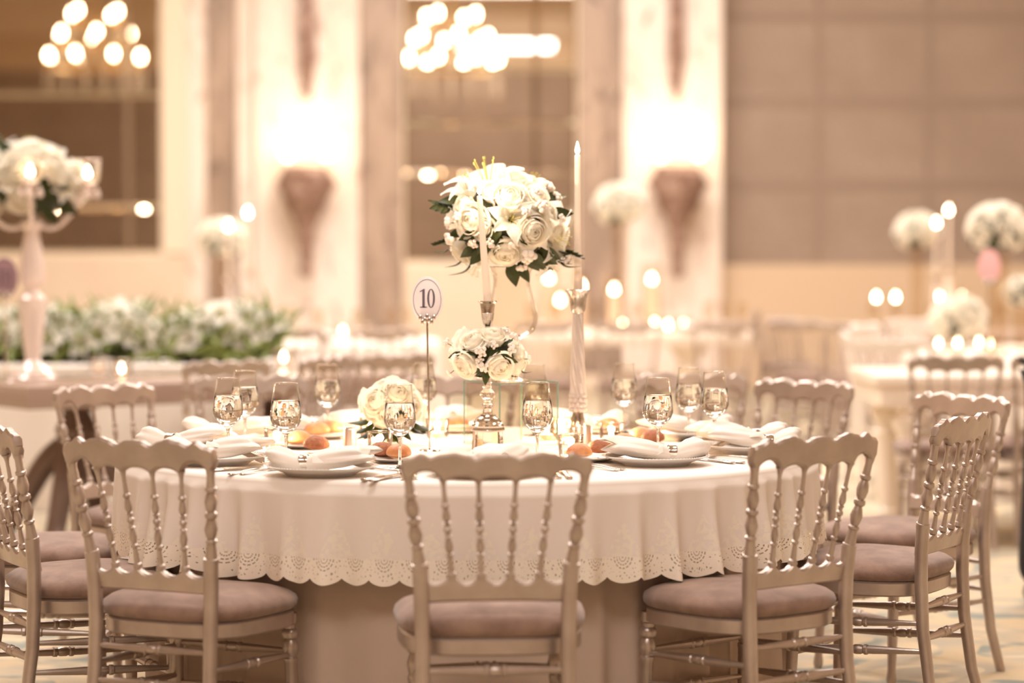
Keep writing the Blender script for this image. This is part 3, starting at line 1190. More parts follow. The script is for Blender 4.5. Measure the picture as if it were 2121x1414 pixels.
rolls = [roll_mesh(1, 'crust'), roll_mesh(2, 'crust'), roll_mesh(3, 'crust_brown')]
for x, y, w in ((632, 928, 'left, behind the front napkin'), (672, 908, 'left, behind another bread plate, beside the silver shaker'), (818, 957, 'middle, left of the middle chair rail'), (1226, 955, 'right, touching the middle chair rail'), (1318, 928, 'right, behind the front right napkin'), (1252, 898, 'right, beyond the silver shaker'), (948, 896, 'back, left of the glass box')):
    tag(link('bread_plate', bread_plate_me, None, T(x, y)), 'small white bread plate ' + w, 'plate', 'bread plates')
for x, y, k, w in ((617, 926, 0, 'golden bread roll, left one behind the front left napkin'), (655, 938, 2, 'reddish bread roll peeking over the front left napkin'),
                   (657, 907, 0, 'golden bread roll left of the silver shaker'), (686, 903, 1, 'golden bread roll touching the left silver shaker side'),
                   (791, 952, 2, 'dark crusted roll in front of the rose bowl'), (826, 956, 0, 'golden roll behind the stem of the glass before the rose bowl'),
                   (1200, 955, 1, 'golden roll just above the middle chair rail, right end'), (1243, 946, 2, 'dark speckled roll right of the right silver shaker'),
                   (1294, 932, 0, 'golden roll, frontmost behind the right napkin'), (1328, 918, 1, 'golden roll left of the front right glass stem'), (1352, 924, 2, 'brown roll at the stem of the front right glass'),
                   (1262, 897, 0, 'pale golden roll behind the right votive candle'), (1238, 893, 2, 'brown roll beside the tall twisted candlestick foot'), (948, 894, 0, 'single roll at the back, left of the glass box')):
    p = T(x, y) + Vector((0, 0, .0115))
    tag(link('bread_roll', rolls[k], None, p, (0, 0, random.uniform(0, 6))), w, 'bread', 'bread rolls')

vot_cup = MB().lathe([(.001, .0), (.031, .0), (.034, .004), (.0355, .03), (.037, .062)], 28)
vot_cup.f = vot_cup.f[:-1]
vot_cup.mi = vot_cup.mi[:-1]
vot_cup = vot_cup.mesh('votive_cup', 'cup_clear')
vot_rim = MB().tube([(.037 * math.cos(2 * PI * i / 32), .037 * math.sin(2 * PI * i / 32), .062) for i in range(33)], .0012, 6).mesh('votive_rim', 'glass')
vot_wax = MB().lathe([(.001, .004), (.019, .004), (.019, .02), (.001, .018)], 20).mesh('votive_wax', 'wax')
FLAME = [(.0005, 0), (.0045, .004), (.0062, .01), (.0052, .018), (.0028, .027), (.0004, .036)]
vot_fl = MB().lathe([(r * 1.15, z * .85) for r, z in FLAME], 12).mesh('votive_flame', 'flame')


def votive(p, label, group, s=1.0, light=0.0):
    e = empty('votive_candle', p, label, 'candle', group)
    e.scale = (s, s, s)
    link('cup', vot_cup, e)
    link('rim', vot_rim, e)
    link('wax', vot_wax, e)
    link('flame', vot_fl, e, (0, 0, .019))
    if light:
        l = bpy.data.lights.new('votive_light', 'POINT')
        l.energy = light
        l.color = (1, .7, .42)
        l.shadow_soft_size = .012
        link('votive_light', l, loc=Vector(p) + Vector((0, 0, .042 * s)))
    return e


for x, y, w in ((573, 930, 'behind the third glass from the left'), (787, 938, 'in front of the rose bowl, left of its foot'), (768, 905, 'behind the rose bowl leaves'), (906, 908, 'right of the card stand'),
                (1132, 912, 'behind the glass in front of the glass box'), (1163, 905, 'left of the twisted candlestick foot'), (1182, 945, 'between the right shaker and the middle chair rail'), (1266, 918, 'among the right bread rolls')):
    votive(T(x, y), 'lit votive in a clear cup, ' + w, 'votives on the round table', 1, 2.6)
for x, y, w in ((725, 936, 'left, beside the golden rolls'), (1212, 930, 'right, at the foot of the twisted candlestick')):
    mb = MB().lathe([(.001, 0), (.0185, 0), (.019, .002), (.019, .067), (.0175, .069), (.001, .069)], 24)
    e = empty('shaker', T(x, y), 'plain cylindrical brushed silver shaker, ' + w, 'shaker', 'silver shakers')
    part('body', mb, 'satin', e)
    part('cap', MB().lathe([(.001, .069), (.0165, .069), (.0165, .0715), (.001, .073)], 24), 'silver', e)


# ------------------------------------------------------------------ flowers
def rose_mesh(seed, n=26, nu=7, nv=7):
    """nested cupped petals: a tight spiral heart, outer petals rolled back at the lip"""
    rn = random.Random(seed)
    mb = MB()
    for i in range(n):
        t = i / (n - 1)
        ph = i * 2.4 + rn.uniform(-.25, .25)
        rho = .1 + .78 * t ** .85
        top = .12 + 1.05 * t ** 1.25 + rn.uniform(-.05, .05)     # polar angle of the lip
        W = 1.15 - .4 * t
        lift = (1 - rho) * .42
        roll = .02 + .3 * t ** 2

        def fn(u, v, ph=ph, rho=rho, top=top, W=W, lift=lift, roll=roll, t=t):
            q = 2 * u - 1
            edge = v - .12 * abs(q) ** 2.5
            pol = 2.5 - (2.5 - top) * max(0, edge)
            rr = rho * (1 + .05 * t * math.sin(3 * q + ph))
            k = max(0, edge - .74) / .26
            r = rr * math.sin(pol) * (1.0 if t > .2 else .9) + roll * k ** 1.6
            z = rr * math.cos(pol) * 1.02 + lift - roll * .75 * k ** 2.2
            a = ph + q * W * (.55 + .45 * v) * (1.1 if t < .4 else 1.0)
            return (r * math.cos(a), r * math.sin(a), z)
        mb.grid(fn, nu, nv)
    return mb.mesh('rose', 'petal', 80)


def lily_mesh(seed):
    rn = random.Random(seed)
    mb = MB()
    for i in range(6):
        ph = i * PI / 3 + rn.uniform(-.08, .08)
        big = 1.0 if i % 2 else .88
        rec = rn.uniform(.8, 1.15)

        def fn(u, v, ph=ph, big=big, rec=rec):
            q = 2 * u - 1
            r = .06 + 1.0 * v ** 1.25 * big
            z = -.55 + 1.05 * v ** .75 - rec * .62 * max(0, v - .45) ** 1.6 * 2
            w = .31 * math.sin(PI * min(1, .04 + v * .97) ** .85) * big
            z += .1 * abs(q) ** 1.5 * (1 - .5 * v) + .015 * math.sin(8 * q)
            return (r * math.cos(ph) - w * q * math.sin(ph), r * math.sin(ph) + w * q * math.cos(ph), z)
        mb.grid(fn, 6, 9)
    for i in range(6):
        a = i * PI / 3 + .4
        mb.tube([(0, 0, -.5), (.12 * math.cos(a), .12 * math.sin(a), .1), (.26 * math.cos(a), .26 * math.sin(a), .5)], [.012, .009, .007], 5, 1)
        mb.ball((.27 * math.cos(a), .27 * math.sin(a), .52), (.02, .02, .04), 6, 4, 1)
    mb.tube([(0, 0, -.5), (0, 0, .62)], [.018, .014], 6, 1)
    return mb.mesh('lily', ['lily', 'stamen'], 80)


def leaf_mesh(wd=.32, curl=.25, m='leaf'):
    def fn(u, v):
        q = 2 * u - 1
        w = wd * math.sin(PI * min(1, .03 + v * .97) ** .8)
        return (w * q, v, .1 * abs(q) * (1 - v) - curl * v * v + .04 * math.sin(5 * v))
    return MB().grid(fn, 6, 10).mesh('leaf', m, 80)


def sprig_mesh(m='leaf', n=7):
    mb = MB()
    mb.tube([(0, 0, 0), (0, .5, .04), (0, 1, -.04)], [.02, .016, .008], 5)
    for i in range(n):
        s_ = -1 if i % 2 else 1
        t = .25 + .75 * i / n
        ang = s_ * (.9 - .5 * t)
        X = Matrix.Translation((0, t * .92, .03)) @ Matrix.Rotation(-ang, 4, 'Z') @ Matrix.Rotation(.3 * s_, 4, 'Y') @ Matrix.Diagonal((.42, .42, .42, 1))

        def fn(u, v):
            q = 2 * u - 1
            return (.27 * math.sin(PI * min(1, .03 + v * .97) ** .8) * q, v, .12 * abs(q) - .2 * v * v)
        mb.grid(fn, 4, 7, 0, X)
    return mb.mesh('leaf_sprig', m, 80)


def blade_mesh(m='leaf_light', n=9):
    rn = random.Random(5)
    mb = MB()
    for i in range(n):
        a, el, L = rn.uniform(0, 6.28), rn.uniform(.25, 1.2), rn.uniform(.7, 1.1)

        def fn(u, v, a=a, el=el, L=L):
            q = 2 * u - 1
            w = .07 * math.sin(PI * min(1, .1 + v * .9))
            r, z = v * L * math.cos(el) + .2 * v * v, v * L * math.sin(el) - .3 * v * v
            return (r * math.cos(a) - w * q * math.sin(a), r * math.sin(a) + w * q * math.cos(a), z + .02 * abs(q))
        mb.grid(fn, 2, 6, 0)
    return mb.mesh('leaf_tuft', m, 80)


def berry_mesh():
    mb = MB()
    rn = random.Random(9)
    for i in range(8):
        a, r = i * 2.4, .0 if i == 0 else .55 * math.sqrt(i / 7)
        c = (r * math.cos(a), r * math.sin(a), .45 - .35 * r)
        mb.ball(c, rn.uniform(.22, .3), 10, 7)
    mb.tube([(0, 0, -.6), (0, 0, .3)], .06, 5, 1)
    return mb.mesh('berry_cluster', ['berry', 'leaf'], 60)


ROSES = [rose_mesh(1), rose_mesh(2), rose_mesh(3)]
ROSE_FAR = rose_mesh(4, 13, 4, 4)
LILY = [lily_mesh(1), lily_mesh(2)]
LEAF = [leaf_mesh(.27, .3), leaf_mesh(.31, .45)]
SPRIG = sprig_mesh()
TUFT = blade_mesh()
BERRY = berry_mesh()


def put(name, me, e, p, n, s, roll=None):
    """flower part at world point p, facing n, of size s"""
    q = Vector(n).normalized().to_track_quat('Z', 'Y')
    o = link(name, me, e, Vector(p) - e.location)
    o.rotation_mode = 'QUATERNION'
    from mathutils import Quaternion
    o.rotation_quaternion = q @ Quaternion((0, 0, 1), random.uniform(0, 6.28) if roll is None else roll)
    o.scale = (s, s, s)
    return o


def leafput(name, me, e, p, d, up, s):
    """leaf part whose tip points along d"""
    d = Vector(d).normalized()
    up = Vector(up)
    x = d.cross(up).normalized()
    z = x.cross(d)
    m = Matrix((x, d, z)).transposed()
    o = link(name, me, e, Vector(p) - e.location)
    o.rotation_euler = m.to_euler()
    o.scale = (s, s, s)
    return o


def dome(e, C, rx, rz, k, front, back_roses, rose_s):
    """front: list of (kind, dx px, dy px, size px); k metres per pixel; C centre of the dome"""
    for kind, dx, dy, sp in front:
        x, z = dx * k, -dy * k
        q = 1 - (x / rx) ** 2 - (z / rz) ** 2
        y = -rx * math.sqrt(max(q, .02))
        n = Vector((x / rx ** 2, y / rx ** 2, z / rz ** 2)).normalized()
        p = C + Vector((x, y, z)) * .93
        s = sp * k
        if kind == 'rose':
            put('rose', random.choice(ROSES), e, p - n * s * .12, n, s * .95)
        elif kind == 'lily':
            put('lily', random.choice(LILY), e, p, n, s)
        elif kind == 'lilyup':
            put('lily', LILY[0], e, p, Vector((n.x * .5, -.25, .8)), s)
        elif kind == 'berry':
            put('berry_cluster', BERRY, e, p + n * s * .55, n, s * 1.1)
        elif kind == 'leaf':
            leafput('leaf', random.choice(LEAF), e, p - n * .012, Vector((x, -.02, z)) + Vector((0, 0, -.01)), n, s * 1.35)
        elif kind == 'sprig':
            leafput('leaf_sprig', SPRIG, e, p - n * .02, Vector((x, -.015, z)), n, s * 1.6)
    for i in range(back_roses):
        a = PI * (i + .5) / back_roses
        el = (i % 3 - .6) * .5
        n = Vector((math.cos(a) * math.cos(el), math.sin(a) * math.cos(el), math.sin(el)))
        p = C + Vector((n.x * rx, n.y * rx, n.z * rz)) * .9
        put('rose', ROSE_FAR, e, p, n, rose_s)


# tall bouquet in the glass vase on the glass box
VD0 = 7.29
vx = P(1060, 600, VD0).x
kv = VD0 / F
BOXH = .19
C = P(1047, 462, VD0)
bq = empty('flower_bouquet', (C.x, VD0, P(1060, 565, VD0).z), 'large dome of white roses and lilies in the tall footed glass vase', 'flowers')
part('foliage', MB().ball((0, 0, C.z - bq.location.z), (.145, .145, .118), 20, 12), 'moss', bq)
dome(bq, C, .185, .155, kv, [
    ('rose', 8, -55, 44), ('rose', 66, -52, 40), ('rose', 58, 18, 42), ('rose', 0, 64, 38), ('rose', -72, -5, 42), ('rose', -100, 66, 32), ('rose', -92, -38, 30),
    ('rose', 20, -96, 36), ('rose', -30, -70, 30), ('rose', -48, 12, 28), ('rose', 100, 62, 32), ('rose', 112, 22, 28), ('rose', 92, -20, 30),
    ('lilyup', -40, -92, 84), ('lilyup', -84, -74, 56), ('lily', 14, -8, 52), ('lily', 106, 30, 62), ('lily', -62, 92, 44), ('lily', 98, 92, 40), ('lilyup', 62, -90, 36),
    ('berry', 86, -70, 18), ('berry', 70, -30, 20), ('berry', 40, -20, 14), ('berry', 44, 60, 24), ('berry', 34, 86, 16), ('berry', -108, 30, 20), ('berry', -114, 0, 16), ('berry', 126, 70, 18), ('berry', 16, 42, 15), ('berry', -30, 40, 14), ('berry', 104, -50, 16),
    ('leaf', -105, -48, 34), ('leaf', 84, 60, 34), ('leaf', 100, 62, 34), ('leaf', 52, 80, 28), ('leaf', -36, 4, 30), ('leaf', -14, 12, 30), ('leaf', -32, 34, 32), ('leaf', -104, 88, 28), ('leaf', 118, 84, 28), ('leaf', -70, 56, 28), ('leaf', -116, 44, 26), ('berry', -64, 40, 15), ('berry', 60, -58, 16), ('berry', 112, -8, 15), ('berry', -96, -10, 15), ('leaf', 96, -55, 30), ('leaf', 104, -20, 36), ('leaf', -136, 62, 24), ('leaf', 124, -26, 22), ('leaf', -85, 100, 34), ('leaf', 14, 96, 36), ('leaf', 34, 94, 34), ('leaf', 76, 66, 36), ('leaf', 92, 74, 36), ('leaf', 60, 72, 32), ('leaf', 70, 84, 32), ('leaf', 130, 92, 30), ('leaf', -60, 20, 34), ('leaf', -20, 20, 34), ('leaf', -12, 32, 30), ('leaf', -50, 60, 34), ('leaf', 26, 24, 24), ('sprig', -118, -30, 34), ('sprig', 132, 60, 30), ('sprig', -132, 40, 24), ('leaf', -96, 20, 26), ('leaf', 50, -5, 22)], 9, .055)
e = empty('glass_vase', (vx, VD0, TT + BOXH), 'tall footed clear glass vase with round belly, standing on the glass box', 'vase')
zt = lambda y: P(1060, y, VD0).z - (TT + BOXH)
vp = [(.0001, .006), (.012, .01), (.011, zt(705) - .02), (.02, zt(704)), (.05, zt(698)), (.07, zt(685)), (.0805, zt(664)), (.077, zt(645)), (.066, zt(620)), (.058, zt(598)), (.055, zt(582)), (.058, zt(565)), (.066, zt(552))]
vm = MB().lathe(vp, 40)
vm.f = vm.f[:-1]
vm.mi = vm.mi[:-1]
part('bowl', vm, 'vase_glass', e, 60)
part('foot', MB().lathe([(.0001, 0), (.055, 0), (.056, .004), (.03, .01), (.012, .02), (.0105, zt(705) - .015), (.018, zt(704) - .001), (.0001, zt(703))], 32), 'glass', e)
part('rim', MB().tube([(.066 * math.cos(2 * PI * i / 40), .066 * math.sin(2 * PI * i / 40), zt(552)) for i in range(41)], .0016, 6), 'glass', e)

# glass box
bc = P(1035, 850, 7.15)
th = R(32)
e = empty('glass_box', (bc.x, 7.15, TT), 'clear glass cube with greenish edges under the tall vase', 'box', None, th)
a_ = .205
for nm, lo, hi in (('panel', (0, 0, 0), (a_, .006, BOXH - .006)), ('panel', (0, .006, 0), (.006, a_, BOXH - .006)), ('panel', (a_ - .006, .006, 0), (a_, a_, BOXH - .006)), ('panel', (.006, a_ - .006, 0), (a_ - .006, a_, BOXH - .006)), ('top_panel', (0, 0, BOXH - .006), (a_, a_, BOXH))):
    mb = MB().box(lo, hi)
    part(nm, mb, 'thin', e, 0)
tr = MB()
for x, y in ((0, 0), (a_, 0), (0, a_), (a_, a_)):
    tr.box((x - .0015, y - .0015, 0), (x + .0015, y + .0015, BOXH), 0)
for z in (BOXH - .0005,):
    tr.box((0, -.0015, z), (a_, .0015, z + .002)).box((-.0015, 0, z), (.0015, a_, z + .002)).box((0, a_ - .0015, z), (a_, a_ + .0015, z + .002)).box((a_ - .0015, 0, z), (a_ + .0015, a_, z + .002))
part('polished_edge', tr, 'teal', e, 0)


# candles and candlesticks
def taper(base, top, r0, r1, label, group=None, fs=1.0):
    base, top = Vector(base), Vector(top)
    e = empty('taper_candle', base, label, 'candle', group)
    d = top - base
    part('candle_body', MB().turned([(0, r0), (.985, r1), (.995, r1 * .9), (1, r1 * .4)], (0, 0, 0), d, 16), 'wax', e)
    part('wick', MB().tube([d, d + Vector((0, 0, .008))], .0009, 5), 'wick', e)
    part('flame', MB().lathe([(r * fs, z * fs) for r, z in FLAME], 14), 'flame', e, loc=d + Vector((0, 0, .003)))
    l = bpy.data.lights.new('taper_light', 'POINT')
    l.energy = 3.5
    l.color = (1, .74, .5)
    l.shadow_soft_size = .015
    link('taper_light', l, loc=top + Vector((0, 0, .05)))
    return e


LD = 7.04
lz = lambda y: P(1010, y, LD).z - TT
lx = P(1010, 800, LD).x
e = empty('candlestick', (lx, LD, TT), 'crystal and silver candlestick ringed by a small rose bouquet', 'candlestick')
part('crystal_foot', MB().lathe([(.0001, 0), (.045, 0), (.046, .004), (.044, lz(892)), (.0001, lz(892))], 10), 'crystal', e, 20)
part('base', MB().lathe([(.0001, lz(892)), (.049, lz(892)), (.051, lz(889)), (.049, lz(886)), (.047, lz(884)), (.048, lz(881)), (.043, lz(877)), (.043, lz(874)), (.036, lz(869)), (.035, lz(866)), (.025, lz(862)), (.023, lz(858)), (.0001, lz(857))], 36), 'silver', e)
part('stem', MB().lathe([(.0001, lz(858)), (.016, lz(857)), (.011, lz(846)), (.014, lz(842)), (.018, lz(838)), (.011, lz(834)), (.01, lz(829)), (.018, lz(824)), (.0225, lz(818)), (.0225, lz(812)), (.016, lz(808)), (.01, lz(804)), (.014, lz(800)), (.009, lz(796)), (.013, lz(791)), (.01, lz(787)), (.0001, lz(786))], 24), 'crystal', e)
part('dish', MB().lathe([(.0001, lz(787)), (.03, lz(786)), (.045, lz(781)), (.0455, lz(780)), (.028, lz(784)), (.0001, lz(785))], 32), 'silver', e)
part('socket', MB().lathe([(.0001, lz(784)), (.007, lz(784)), (.008, lz(675)), (.012, lz(672)), (.017, lz(660)), (.0185, lz(650)), (.0195, lz(648)), (.0185, lz(646)), (.022, lz(628)), (.028, lz(625)), (.0265, lz(623)), (.012, lz(624)), (.0001, lz(626))], 28), 'silver', e)
taper((lx, LD, TT + lz(624)), P(993, 405, LD), .0118, .0078, 'lit ivory taper candle leaning left, in front of the tall bouquet')

kl = LD / F
C = P(1009, 735, LD)
bq = empty('flower_bouquet', (C.x, LD, TT + lz(785)), 'small dome of white roses and berries round the stem of the left candlestick', 'flowers')
part('foliage', MB().ball((0, 0, C.z - bq.location.z - .005), (.09, .09, .062), 20, 12), 'moss', bq)
dome(bq, C, .105, .078, kl, [('rose', -48, 20, 36), ('rose', 26, 22, 35), ('rose', -30, -32, 34), ('rose', 14, -42, 32), ('rose', 66, 24, 31), ('rose', 72, -4, 24), ('rose', -74, 0, 24), ('rose', 44, 46, 16),
                             ('berry', -10, -8, 16), ('berry', -7, 17, 16), ('berry', -14, 6, 12), ('berry', 14, -20, 12), ('berry', 46, -12, 15), ('berry', 52, -32, 16), ('berry', 38, -44, 14), ('berry', -80, -22, 14), ('berry', -74, 34, 12), ('berry', 82, 8, 12),
                             ('leaf', 28, -56, 20), ('leaf', -20, -10, 22), ('leaf', 6, -10, 22), ('leaf', 20, -5, 24), ('leaf', 44, 6, 20), ('leaf', 32, -30, 20), ('leaf', -2, 40, 22), ('leaf', 52, 44, 20), ('leaf', -42, -8, 22), ('leaf', -64, -2, 20), ('leaf', 84, 40, 16)], 6, .045)

RD = 7.3
rz_ = lambda y: P(1197, y, RD).z - TT
rxx = P(1197, 750, RD).x
e = empty('candlestick', (rxx, RD, TT), 'tall twisted crystal candlestick with flared silver cup, on the right', 'candlestick')
part('base', MB().lathe([(.0001, 0), (.052, 0), (.053, .004), (.045, .01), (.02, .018), (.013, .03), (.0001, .03)], 32), 'silver', e)
part('lower_stem', MB().lathe([(.0001, .028), (.012, .028), (.012, rz_(886)), (.026, rz_(884)), (.027, rz_(882)), (.015, rz_(852)), (.0001, rz_(852))], 24), 'silver', e)
bd = MB()
for i in range(4):
    for j in range(10):
        a = 2 * PI * (j + .5 * (i % 2)) / 10
        bd.ball((.021 * math.cos(a), .021 * math.sin(a), rz_(848 - i * 10)), .0075, 8, 5)
part('bead_collar', bd, 'frost', e)
bd = MB()
for j in range(12):
    bd.ball((.013 * math.cos(j * 2.4), .013 * math.sin(j * 2.4), rz_(912 - j * 2.2)), .006, 8, 5)
part('bead_chain', bd, 'frost', e)
tw = MB()
rs = []
for i in range(91):
    t = i / 90
    z = rz_(818) + (rz_(648) - rz_(818)) * t
    r = .0235 + (.0145 - .0235) * t
    rs.append([(r * (1 + .1 * math.cos(8 * (2 * PI * j / 64) + 26 * t)) * math.cos(2 * PI * j / 64), r * (1 + .1 * math.cos(8 * (2 * PI * j / 64) + 26 * t)) * math.sin(2 * PI * j / 64), z) for j in range(64)])
tw.rings(rs)
part('twisted_stem', tw, 'frost', e, 80)
cr = MB()
for k in range(2):
    cr.tube([(.0045 * math.cos(.9 * i + k * PI), .0045 * math.sin(.9 * i + k * PI), rz_(820) + (rz_(650) - rz_(820)) * i / 80) for i in range(81)], .0038, 6)
part('inner_rod', cr, 'satin', e)
part('cup', MB().lathe([(.0001, rz_(650)), (.012, rz_(650)), (.018, rz_(646)), (.022, rz_(640)), (.0235, rz_(630)), (.0245, rz_(618)), (.029, rz_(608)), (.0395, rz_(601)), (.0385, rz_(600)), (.026, rz_(610)), (.014, rz_(616)), (.0001, rz_(616))], 32), 'silver', e)
taper((rxx, RD, TT + rz_(615)), P(1196, 321, RD), .0135, .0082, 'lit tall ivory taper candle on the right, right of the tall bouquet', None, 1.05)


# number card
def card_stand(x, y, D, foot, text, label, mats, kx, ky, s=1.0):
    c = P(x, y, D)
    e = empty('card_stand', foot, label, 'table number')
    o = c - Vector(foot)
    k = D / F
    rod = MB().tube([(0, 0, .004), (o.x * .5, 0, o.z * .35), (o.x, 0, o.z - ky * k * .45)], .0028 * s, 8)
    part('rod', rod, 'silver', e)
    part('foot', MB().lathe([(.0001, 0), (.03 * s, 0), (.031 * s, .002), (.028 * s, .005), (.005, .008), (.0001, .009)], 28), 'silver', e)
    clip = MB()
    for i in range(-3, 4):
        clip.ball((o.x + i * .0065 * s, -.006, o.z - ky * k * .42 + .008 * math.cos(i * 1.8) * s), (.0055 * s, .004 * s, .009 * s), 8, 6)
    part('clip', clip, 'silver', e)
    a, b = kx * k / 2, ky * k / 2
    cd = MB().rings([[(o.x + a * q * math.cos(2 * PI * i / 48), yy, o.z + b * q * math.sin(2 * PI * i / 48)) for i in range(48)] for q, yy in ((.98, .0015), (1, .001), (1, -.001), (.98, -.0015))])
    cdo = part('oval_card', cd, mats[0], e)
    bo = MB().rings([[(o.x + a * q * math.cos(2 * PI * i / 64), yy, o.z + b * q * math.sin(2 * PI * i / 64)) for i in range(64)] for q, yy in ((.855, -.0014), (.855, -.0021), (.88, -.0021), (.88, -.0014))], False, False)
    part('oval_border', bo, mats[1], cdo)
    u = ky * k * .2                      # half height of the digits

    def slab(mb, pts):
        f = [(o.x + px_ * u, -.0022, o.z + .004 * s + pz * u) for px_, pz in pts]
        g = [(p[0], -.0012, p[2]) for p in f]
        mb.rings([g, f])
    d1 = MB()
    if '1' in text:
        slab(d1, [(-.52, -1), (-.52, .78), (-.8, .68), (-.8, .76), (-.36, 1.02), (-.26, 1.02), (-.26, -1)])
        slab(d1, [(-.76, -1), (-.02, -1), (-.02, -.9), (-.76, -.9)])
        part('digit_one', d1, mats[1], cdo, 0)
    if '0' in text:
        d0 = MB()
        vs = []
        fs = []
        for i in range(40):
            t = 2 * PI * i / 40
            ox_, oz_ = .42 + .42 * math.cos(t), 1.02 * math.sin(t)
            ix_, iz_ = .42 + .2 * math.cos(t), .93 * math.sin(t)
            vs += [(o.x + ox_ * u, -.0022, o.z + .004 * s + oz_ * u), (o.x + ix_ * u, -.0022, o.z + .004 * s + iz_ * u), (o.x + ox_ * u, -.0012, o.z + .004 * s + oz_ * u), (o.x + ix_ * u, -.0012, o.z + .004 * s + iz_ * u)]
            n4 = 4 * ((i + 1) % 40)
            i4 = 4 * i
            fs += [[i4, i4 + 1, n4 + 1, n4], [i4, n4, n4 + 2, i4 + 2], [i4 + 1, i4 + 3, n4 + 3, n4 + 1]]
        d0.add(vs, fs)
        part('digit_zero', d0, mats[1], cdo, 0)
    if '3' in text:
        d3 = MB()
        for cz, rr in ((.5, .42), (-.42, .5)):
            d3.tube([(o.x + (.35 + rr * math.cos(t)) * u, -.002, o.z + (cz + rr * math.sin(t)) * u) for t in [R(150 - 280 * i / 16) for i in range(17)]], .1 * u, 6)
        part('digit_three', d3, mats[1], cdo)
    return e


card_stand(882, 622, 6.92, T(890, 934), '10', 'oval white card reading 10 on a thin silver stand', ('card', 'ink'), 67, 98)

# low rose bowl
GD = 7.25
kg = GD / F
C = P(812, 836, GD)
bq = empty('flower_bouquet', (C.x, GD, TT + .035), 'low ball of cream roses with dark leaves in a small glass, left of the card', 'flowers')
part('foliage', MB().ball((0, 0, C.z - bq.location.z - .01), (.066, .066, .05), 16, 10), 'moss', bq)
dome(bq, C, .088, .07, kg, [('rose', -30, -10, 36), ('rose', 14, -22, 38), ('rose', 44, 2, 34), ('rose', -6, 14, 34), ('rose', -46, 12, 28), ('rose', 28, 30, 28), ('rose', -16, -40, 28), ('rose', 36, -30, 26), ('rose', -24, 38, 24),
                            ('leaf', -48, 46, 38), ('leaf', -30, 54, 34), ('leaf', -12, 56, 32), ('leaf', 24, 56, 30), ('leaf', 54, 44, 36), ('leaf', -58, 36, 34), ('leaf', 8, 58, 30), ('leaf', 46, 54, 26), ('leaf', -40, 56, 36)], 5, .045)
gm = MB().lathe([(.001, .002), (.03, .002), (.033, .01), (.034, .07)], 28)
gm.f = gm.f[:-1]
gm.mi = gm.mi[:-1]
e = empty('flower_glass', (C.x, GD, TT), 'small clear tumbler under the low rose ball', 'vase')
part('tumbler', gm, 'thin', e, 60)
part('stems', MB().tube([(0, 0, .01), (.006, 0, .06)], .007, 6).tube([(.01, .004, .01), (-.004, 0, .06)], .006, 6).tube([(-.012, .002, .01), (.0, 0, .06)], .006, 6), 'leaf_light', e)


# ------------------------------------------------------------------ taupe table on the left
TZ = .752
def gp(x, y, z):
    return T(x, y, z)


corner = gp(58, 802, TZ)
far_ = gp(446, 788, TZ)
ux = (far_ - corner).normalized()
th = math.atan2(ux.y, ux.x)
e = empty('long_table', (corner.x, corner.y, 0), 'glossy taupe long table with scrolled feet, at the left, under the crystal candelabra', 'table', None, th)
LT, WT = 2.05, 1.05
part('tabletop', MB().box((0, 0, .655), (LT, WT, TZ), .004), 'table_grey', e, 30)
for cx_ in (.5, 1.55):
    ped = MB().lathe([(.02, .3), (.09, .3), (.13, .36), (.08, .44), (.1, .52), (.06, .6), (.16, .655)], 24, (cx_, WT / 2, 0))
    part('pedestal', ped, 'table_dark', e)
    for k in range(4):
        a = PI / 4 + k * PI / 2
        ft = MB()
        pts = []
        rad = []
        for i in range(13):
            t = i / 12
            r = .04 + .42 * t
            z = .4 * (1 - t) ** 1.4 + .05 + .05 * math.sin(PI * 2 * t)
            pts.append((cx_ + r * math.cos(a), WT / 2 + r * math.sin(a), max(.04, z)))
            rad.append(.06 - .022 * t)
        ft.tube(pts, rad, 10)
        ft.ball((cx_ + .47 * math.cos(a), WT / 2 + .47 * math.sin(a), .042), .042, 12, 8)
        part('foot', ft, 'table_dark', e)

# crystal candelabra standing on it
KD = corner.y + .3
kc = KD / F
base = T(68, 786, TZ)
KD = base.y
kc = KD / F
e = empty('candelabra', (base.x, KD, TZ), 'tall crystal candelabra with candle cups and flowers, on the taupe table at the left edge', 'candelabra', None)
cz = lambda y: P(68, y, KD).z - TZ
part('base', MB().lathe([(.0001, 0), (.105, 0), (.108, .012), (.09, .028), (.095, .036), (.06, .06), (.03, .09), (.0001, .09)], 12, mod=lambda a, z: 1 + .04 * math.cos(12 * a)), 'crystal_tint', e)
prof = [(.0001, cz(750)), (.03, cz(748)), (.04, cz(720)), (.06, cz(640)), (.062, cz(618)), (.03, cz(604)), (.03, cz(598)), (.055, cz(585)), (.058, cz(560)), (.042, cz(510)), (.03, cz(480)), (.045, cz(468)), (.05, cz(460)), (.02, cz(450)), (.0001, cz(448))]
part('column', MB().lathe(prof, 32, mod=lambda a, z: 1 + .04 * math.cos(12 * a)), 'crystal_tint', e)
part('rod', MB().tube([(0, 0, .05), (0, 0, cz(400))], .009, 8), 'silver', e)
cupm = MB().lathe([(.001, 0), (.03, .004), (.05, .02), (.056, .05), (.06, .115)], 28)
cupm.f = cupm.f[:-1]
cupm.mi = cupm.mi[:-1]
cupm = cupm.mesh('candelabra_cup', 'cup_glass')
cuprim = MB().tube([(.06 * math.cos(2 * PI * i / 28), .06 * math.sin(2 * PI * i / 28), 0) for i in range(29)], .002, 6).mesh('candelabra_rim', 'crystal_tint')
pan = MB().lathe([(.0001, -.02), (.03, -.012), (.045, 0), (.02, .003), (.0001, .003)], 20).mesh('candelabra_pan', 'crystal_tint')
drop = MB().lathe([(.0005, 0), (.006, -.012), (.016, -.035), (.012, -.05), (.0005, -.056)], 8).mesh('crystal_drop', 'crystal_tint')
